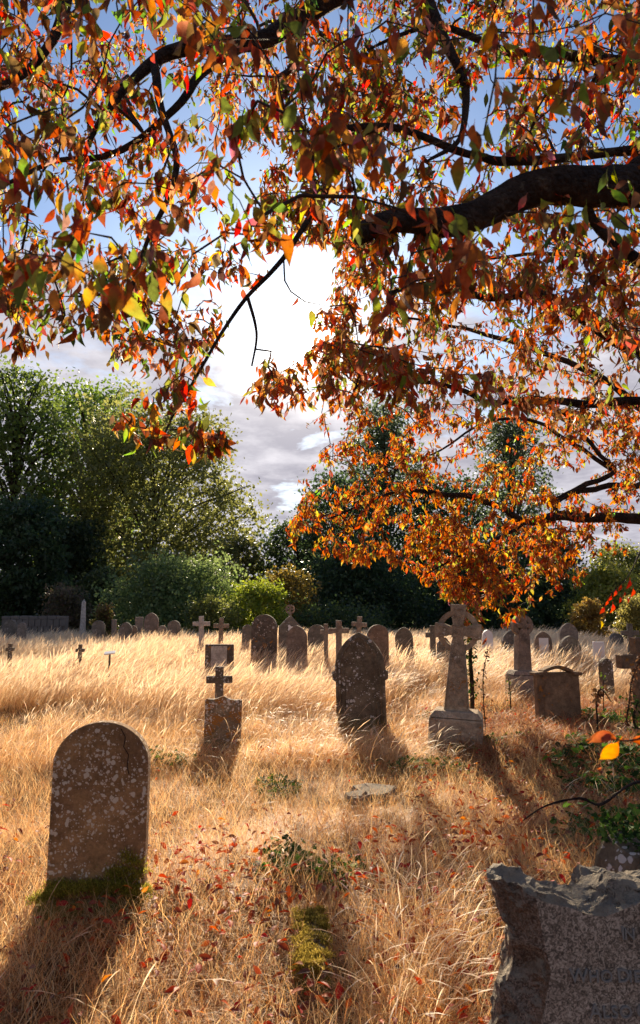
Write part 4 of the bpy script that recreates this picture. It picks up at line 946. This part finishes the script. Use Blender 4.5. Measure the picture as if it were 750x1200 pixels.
def clump(kind, seed):
    random.seed(seed); V, T, C = [], [], []
    def rp(r): a = random.uniform(0, 6.283); q = r*math.sqrt(random.random()); return (q*math.cos(a), q*math.sin(a), -.03)
    if kind == 'tall':
        for _ in range(32):
            blade(V, T, C, rp(.26), random.gauss(-.1, .45), random.uniform(.62, .98), .0042, random.uniform(.02, .25), random.uniform(.5, 1.5), pick(STRAW), pick(HEAD), 8, random.uniform(.009, .017))
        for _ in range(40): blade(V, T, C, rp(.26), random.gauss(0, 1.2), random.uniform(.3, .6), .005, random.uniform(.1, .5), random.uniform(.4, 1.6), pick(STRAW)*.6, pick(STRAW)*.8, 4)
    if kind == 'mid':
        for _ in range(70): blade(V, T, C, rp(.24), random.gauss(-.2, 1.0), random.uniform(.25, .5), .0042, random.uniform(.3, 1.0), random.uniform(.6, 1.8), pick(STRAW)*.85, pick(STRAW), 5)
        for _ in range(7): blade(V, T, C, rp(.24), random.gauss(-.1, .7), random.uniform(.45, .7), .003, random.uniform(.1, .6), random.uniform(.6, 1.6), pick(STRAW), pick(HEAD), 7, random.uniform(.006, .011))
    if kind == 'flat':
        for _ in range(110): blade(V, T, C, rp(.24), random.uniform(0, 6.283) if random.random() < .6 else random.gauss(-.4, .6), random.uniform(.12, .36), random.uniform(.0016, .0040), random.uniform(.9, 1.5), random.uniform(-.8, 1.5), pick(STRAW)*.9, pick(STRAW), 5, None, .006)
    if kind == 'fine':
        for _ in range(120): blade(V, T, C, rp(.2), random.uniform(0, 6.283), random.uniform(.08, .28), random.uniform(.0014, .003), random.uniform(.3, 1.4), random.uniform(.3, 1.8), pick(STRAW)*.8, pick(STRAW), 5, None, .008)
    if kind == 'stalk':
        for _ in range(9): blade(V, T, C, rp(.14), random.gauss(-.3, 1.0), random.uniform(.35, .62), .0024, random.uniform(.05, .6), random.uniform(.4, 1.5), pick(STRAW), pick(HEAD), 9, random.uniform(.004, .008))
        for _ in range(26): blade(V, T, C, rp(.12), random.gauss(-.3, 1.4), random.uniform(.18, .4), .003, random.uniform(.1, .8), random.uniform(.4, 1.6), pick(STRAW), pick(STRAW), 5)
    if kind == 'bracken':
        for _ in range(60): blade(V, T, C, rp(.22), random.uniform(0, 6.283), random.uniform(.2, .5), random.uniform(.003, .009), random.uniform(.2, 1.0), random.uniform(.8, 2.2), np.array((.24, .10, .045))*random.uniform(.6, 1.3), np.array((.42, .18, .07))*random.uniform(.6, 1.4), 6, None, .012)
    if kind == 'ivy':
        for _ in range(45):
            a = random.uniform(0, 6.283); q = .2*math.sqrt(random.random()); c = np.array(random.choice([(.03, .07, .015), (.05, .11, .02), (.09, .17, .03), (.025, .05, .015)]))*random.uniform(.7, 1.3)
            p = np.array([q*math.cos(a), q*math.sin(a), random.uniform(.02, .16)]); s_ = random.uniform(.02, .038); k = len(V); tl = Euler((random.uniform(-.9, .9), random.uniform(-.9, .9), random.uniform(0, 6.28))).to_matrix()
            for lx, ly in ((0, -.9), (.8, -.7), (1.05, .1), (.45, .35), (0, 1.2), (-.45, .35), (-1.05, .1), (-.8, -.7)):
                V.append(p+np.array(tl @ Vector((lx, ly, .18*abs(lx))))*s_); C.append(c)
            for i in range(1, 7): T.append((k, k+i, k+i+1))
    return tri_mesh('clump_'+kind, np.array(V), np.array(T), np.clip(np.array(C), 0, .85))
def scatter(name, kinds, P, idx, rot, scl, mat, label=None, cat=None):
    """one object: clumps set out on the points of a mesh by geometry nodes"""
    col = bpy.data.collections.new(name+'_source')
    for i, (kd, sd_) in enumerate(kinds):
        me = clump(kd, sd_); me.materials.append(MATS[mat]); o = bpy.data.objects.new('%s_%02d' % (name, i), me); col.objects.link(o)
    me = bpy.data.meshes.new(name); me.vertices.add(len(P)); me.vertices.foreach_set('co', P.astype(np.float32).ravel())
    a = me.attributes.new('ci', 'INT', 'POINT'); a.data.foreach_set('value', idx.astype(np.int32))
    a = me.attributes.new('cr', 'FLOAT_VECTOR', 'POINT'); a.data.foreach_set('vector', rot.astype(np.float32).ravel())
    a = me.attributes.new('cs', 'FLOAT_VECTOR', 'POINT'); a.data.foreach_set('vector', scl.astype(np.float32).ravel())
    me.update(); o = bpy.data.objects.new(name, me); COL.objects.link(o); tag(o, label, cat, kind='stuff')
    ng = bpy.data.node_groups.new(name, 'GeometryNodeTree'); ng.interface.new_socket('Geometry', in_out='INPUT', socket_type='NodeSocketGeometry'); ng.interface.new_socket('Geometry', in_out='OUTPUT', socket_type='NodeSocketGeometry')
    gi = ng.nodes.new('NodeGroupInput'); go = ng.nodes.new('NodeGroupOutput'); ip = ng.nodes.new('GeometryNodeInstanceOnPoints'); ci = ng.nodes.new('GeometryNodeCollectionInfo')
    ci.inputs['Collection'].default_value = col; ci.inputs['Separate Children'].default_value = True; ci.inputs['Reset Children'].default_value = True
    def na(nm, ty): x = ng.nodes.new('GeometryNodeInputNamedAttribute'); x.data_type = ty; x.inputs['Name'].default_value = nm; return x.outputs['Attribute']
    L = ng.links.new; L(gi.outputs[0], ip.inputs['Points']); L(ci.outputs[0], ip.inputs['Instance']); ip.inputs['Pick Instance'].default_value = True
    L(na('ci', 'INT'), ip.inputs['Instance Index']); L(na('cr', 'FLOAT_VECTOR'), ip.inputs['Rotation']); L(na('cs', 'FLOAT_VECTOR'), ip.inputs['Scale']); L(ip.outputs[0], go.inputs[0])
    md = o.modifiers.new('scatter', 'NODES'); md.node_group = ng
    return o
# where the stones stand, to keep big clumps from swallowing them
STONES = [(o.location.x, o.location.y) for o in COL.objects if o.parent is None and o.get('category') in ('headstone', 'cross', 'stone') and o.location.y < 12.5]
def pts(n, y0, y1, wf=.56, pw=1.0, cond=None):
    yy = y0+(y1-y0)*rng.random(n)**pw; xx = (rng.random(n)*2-1)*(yy*wf+.5); k = np.ones(n, bool)
    if cond is not None: k = cond(xx, yy)
    xx, yy = xx[k], yy[k]; return np.stack([xx, yy, gz_arr(xx, yy)], 1)
def away(x, y, r, front=0):
    k = np.ones(len(x), bool)
    for sx, sy in STONES: k &= ((x-sx)**2+(y-sy)**2 > r*r)
    return k
def pxof(x, y): return CX+F*x/y
def nz2d(x, y, s, o=0): return np.array([noise.noise(Vector((a*s, b*s, o))) for a, b in zip(x, y)])
def put(name, kinds, P, sc=(.8, 1.2), yaw=.5, mat='straw', label=None, hs=None):
    n = len(P); r = np.zeros((n, 3)); r[:, 2] = rng.normal(0, yaw, n) if yaw < 3 else rng.random(n)*6.283; r[:, 0] = rng.normal(0, .06, n); r[:, 1] = rng.normal(0, .06, n)
    s = rng.uniform(*sc, n)[:, None]*np.ones((1, 3))
    if hs is not None: s = s*hs[:, None]
    return scatter(name, kinds, P, rng.integers(0, len(kinds), n), r, s, mat, label)
# tall seeding grass
def tall_ok(x, y):
    px = pxof(x, y); edge = 10.2+.9*np.sin(x*1.1)+np.where(px > 470, 1.6, 0)+np.where(px > 620, 1.0, 0)
    return (y > edge) & away(x, y, .42) & ~((px > 572) & (px < 692) & (y < 12.6))
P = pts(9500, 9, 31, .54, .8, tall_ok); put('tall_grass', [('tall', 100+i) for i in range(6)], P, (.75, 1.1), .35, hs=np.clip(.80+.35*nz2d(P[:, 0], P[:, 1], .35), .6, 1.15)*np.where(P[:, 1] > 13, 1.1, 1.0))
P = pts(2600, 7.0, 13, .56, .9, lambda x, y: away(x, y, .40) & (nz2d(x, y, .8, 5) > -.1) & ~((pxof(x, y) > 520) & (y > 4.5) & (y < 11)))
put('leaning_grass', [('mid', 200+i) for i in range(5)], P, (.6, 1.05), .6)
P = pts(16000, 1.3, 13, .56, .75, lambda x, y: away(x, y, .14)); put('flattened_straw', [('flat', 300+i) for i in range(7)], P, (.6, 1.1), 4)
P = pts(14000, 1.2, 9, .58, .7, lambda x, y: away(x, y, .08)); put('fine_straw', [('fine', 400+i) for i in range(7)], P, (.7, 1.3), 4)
P = pts(150, 2.0, 8, .58, .9, lambda x, y: away(x, y, .3) & (nz2d(x, y, 1.0, 9) > -.05))
tf = np.array([(at(px, py, Yof(py)).x, Yof(py)) for px, py in [(random.uniform(440, 540), random.uniform(1080, 1250)) for _ in range(60)]])
P = np.concatenate([P, np.stack([tf[:, 0], tf[:, 1], gz_arr(tf[:, 0], tf[:, 1])], 1)]); put('grass_tufts', [('stalk', 500+i) for i in range(5)], P, (.6, 1.0), 1.0)
P = pts(900, 2.2, 12, .56, .8, lambda x, y: away(x, y, .2) & (nz2d(x, y, .7, 21) > .1))
put('russet_weeds', [('bracken', 640+i) for i in range(3)], P, (.35, .7), 4)
# brown dead weeds and ivy on the right
P = pts(4200, 4.2, 11.5, .60, 1.0, lambda x, y: (pxof(x, y) > 545+60*np.sin(y*1.3)) & away(x, y, .22) & ((y > 7.4) | (nz2d(x, y, 1.2, 3) > .12)))
put('dead_weeds', [('bracken', 600+i) for i in range(5)], P, (.5, 1.0), 4)
def blobs(L, n):
    o = []
    for px, py, r in L:
        Yb = Yof(py); p = at(px, py, Yb)
        for _ in range(n): a = random.uniform(0, 6.28); q = r*math.sqrt(random.random()); o.append((p.x+q*math.cos(a)*1.3, Yb+q*math.sin(a)*.8))
    o = np.array(o); return np.stack([o[:, 0], o[:, 1], gz_arr(o[:, 0], o[:, 1])], 1)
P = blobs([(735, 850, .7), (730, 890, .5), (745, 930, .4), (720, 905, .45), (740, 975, .35)], 15); put('ivy_patch', [('ivy', 700+i) for i in range(4)], P, (.7, 1.2), 4, 'ivy_leaf')
P = blobs([(548, 884, .4), (500, 905, .35), (585, 878, .3), (505, 845, .3), (470, 900, .3), (300, 930, .25), (200, 900, .2)], 5); put('green_weeds', [('ivy', 720+i) for i in range(3)], P, (.5, .9), 4, 'ivy_leaf')
P = blobs([(385, 1040, .12), (400, 1055, .08), (335, 1045, .10), (350, 1030, .10)], 3); put('clover_patch', [('ivy', 740+i) for i in range(3)], P, (.45, .7), 4, 'ivy_leaf')

# fallen leaves
random.seed(5)
n = 24000; yy = 1.4+(11-1.4)*rng.random(n)**1.1; xx = (rng.random(n)*2-1)*(yy*.56+.4); px = pxof(xx, yy)
dens = np.clip(.18+.9*nz2d(xx, yy, .9, 2), .02, 1); dens = np.where(px > 430, dens+.40, dens); dens = np.where(yy < 4.4, dens+.45*(.4+np.clip(nz2d(xx, yy, 2.2, 8), -.4, 1)*1.5), dens); dens = np.where((yy > 5) & (px < 480), dens*.25, dens)
k = rng.random(n) < dens; xx, yy = xx[k], yy[k]; n = len(xx)
P = np.stack([xx, yy, gz_arr(xx, yy)+rng.uniform(.01, .15, n)], 1); d = rng.normal(0, 1, (n, 3)); d[:, 2] *= .35
up = rng.normal(0, .5, (n, 3)); up[:, 2] += 1; V, T = stamp(LV_LO, LT_LO[:-2], rot_from_dirs(d, up), rng.uniform(.032, .066, n), P)
FC = np.array([(.40, .05, .02), (.50, .11, .03), (.26, .06, .03), (.55, .20, .05), (.20, .09, .05), (.45, .03, .02)])[rng.choice(6, n, p=[.25, .22, .2, .1, .13, .1])]*rng.uniform(.6, 1.2, (n, 1))
o = link('fallen_leaves', tri_mesh('fl', V, T, np.repeat(FC, len(LV_LO), 0)), 'fallen_leaf'); tag(o, kind='stuff')

# ivied stem behind the ring cross, dry climbing stems, curled dead weeds
def ivy_stem(label, pts_, r, n, spread, cols, name='ivy_plant', cat='plant', lf=.035):
    P = smooth_path(pts_, 5); off = P[0]; t_ = thing(name, label, cat, off); V, Fc = [], []
    tube(V, Fc, [p-off for p in P], [r*(1-.5*i/len(P)) for i in range(len(P))], 7); link('stem', pymesh('stem', V, Fc), 'bark', t_, smooth=True)
    PP = np.array([P[random.randrange(len(P))]-off for _ in range(n)])+rng.normal(0, spread, (n, 3)); d = rng.normal(0, .7, (n, 3)); d[:, 2] -= .6
    V, T = stamp(LV_LO*np.array([1.4, 1, 1]), LT_LO, rot_from_dirs(d, rng.normal(0, 1, (n, 3))), rng.uniform(.6, 1.3, n)*lf, PP)
    o = link('foliage', tri_mesh('f', V, T, np.repeat(np.array(cols)[rng.integers(0, len(cols), n)]*rng.uniform(.7, 1.3, (n, 1)), len(LV_LO), 0)), 'ivy_leaf', t_); tag(o, kind='stuff')
GR = [(.03, .07, .015), (.05, .11, .02), (.02, .04, .012), (.08, .14, .03)]; BR = [(.16, .07, .04), (.10, .05, .03), (.22, .12, .06)]
Yv = 8.7; g0 = at(553, 825, Yv); g0.z = 0
ivy_stem('thin ivy-covered stem standing close behind the large celtic cross', [g0, at(553, 800, Yv), at(551, 770, Yv), at(554, 740, Yv), at(551, 715, Yv)], .03, 420, .05, GR)
Yv = 9.0; g0 = at(568, 822, Yv); g0.z = 0
ivy_stem('dry brown climbing stem with curled leaves between the two celtic crosses', [g0, at(566, 805, Yv), at(568, 780, Yv), at(572, 762, Yv)], .008, 70, .012, BR, 'dry_vine')
Yv = 7.6
ivy_stem('dry curled vine hanging in front of the cross at the right edge', [at(733, 850, Yv), at(737, 825, Yv), at(741, 795, Yv), at(752, 770, Yv)], .01, 160, .02, BR, 'dry_vine')
ivy_stem('green ivy climbing the foot of the cross at the right edge', [Vector((4.0, 8.2, 0)), at(744, 850, 8.2), at(748, 820, 8.2)], .02, 380, .07, GR, 'ivy_plant')
Yv = 8.0
ivy_stem('curled dark dead weed with drooping head, right of the shouldered headstone', [Vector((at(700, 850, Yv).x, Yv, 0)), at(700, 845, Yv), at(699, 820, Yv), at(705, 808, Yv), at(716, 822, Yv)], .012, 70, .03, BR, 'dead_weed', lf=.06)
Yv = 10.5
ivy_stem('short green-stemmed weed standing left of the wheel-headed cross block', [Vector((at(598, 825, Yv).x, Yv, 0)), at(598, 815, Yv), at(596, 795, Yv)], .012, 30, .02, [(.10, .13, .03)], 'green_weed')
Yv = 10.0
ivy_stem('slim green nettle in the pale grass below the very small dark stone', [Vector((at(707, 830, Yv).x, Yv, 0)), at(707, 815, Yv), at(708, 792, Yv)], .008, 40, .03, [(.16, .22, .04), (.10, .16, .03)], 'nettle')
# ivy over the tilted slab
cs = [at(random.uniform(700, 760), random.uniform(968, 990), 3.35)+Vector((0, random.uniform(-.1, .12), 0)) for _ in range(40)]
n = 260; PP = np.array(cs)[rng.integers(0, 40, n)]+rng.normal(0, .03, (n, 3)); V, T = stamp(LV_LO*np.array([1.5, 1, 1]), LT_LO, rot_from_dirs(rng.normal(0, 1, (n, 3)), rng.normal(0, .6, (n, 3))+np.array([0, 0, 1])), rng.uniform(.02, .04, n), PP)
o = link('slab_ivy', tri_mesh('si', V, T, np.repeat(np.array(GR)[rng.integers(0, 4, n)], len(LV_LO), 0)), 'ivy_leaf'); tag(o, kind='stuff')
for o in COL.objects:
    if o.parent is None and o.get('category'):
        y, c = o.location.y, o['category']
        if c == 'headstone' and y > 12.4: o['group'] = 'headstones in the back rows'
        elif c == 'headstone': o['group'] = 'headstones near the camera'
        elif c == 'cross' and y > 12.4: o['group'] = 'crosses in the back rows'
        elif o.name.startswith('autumn_tree'): o['group'] = 'autumn trees reaching in from the right'
        elif o.name.startswith('yew_tree') or o.name.startswith('cypress'): o['group'] = 'dark evergreens beyond the graves'
        elif c == 'bush': o['group'] = 'bushes along the churchyard edge'
        elif c == 'leaf sprig': o['group'] = 'leaf sprigs hanging in from the right'
S.cycles.max_bounces = 5; S.cycles.diffuse_bounces = 3; S.cycles.transmission_bounces = 3; S.cycles.transparent_max_bounces = 4
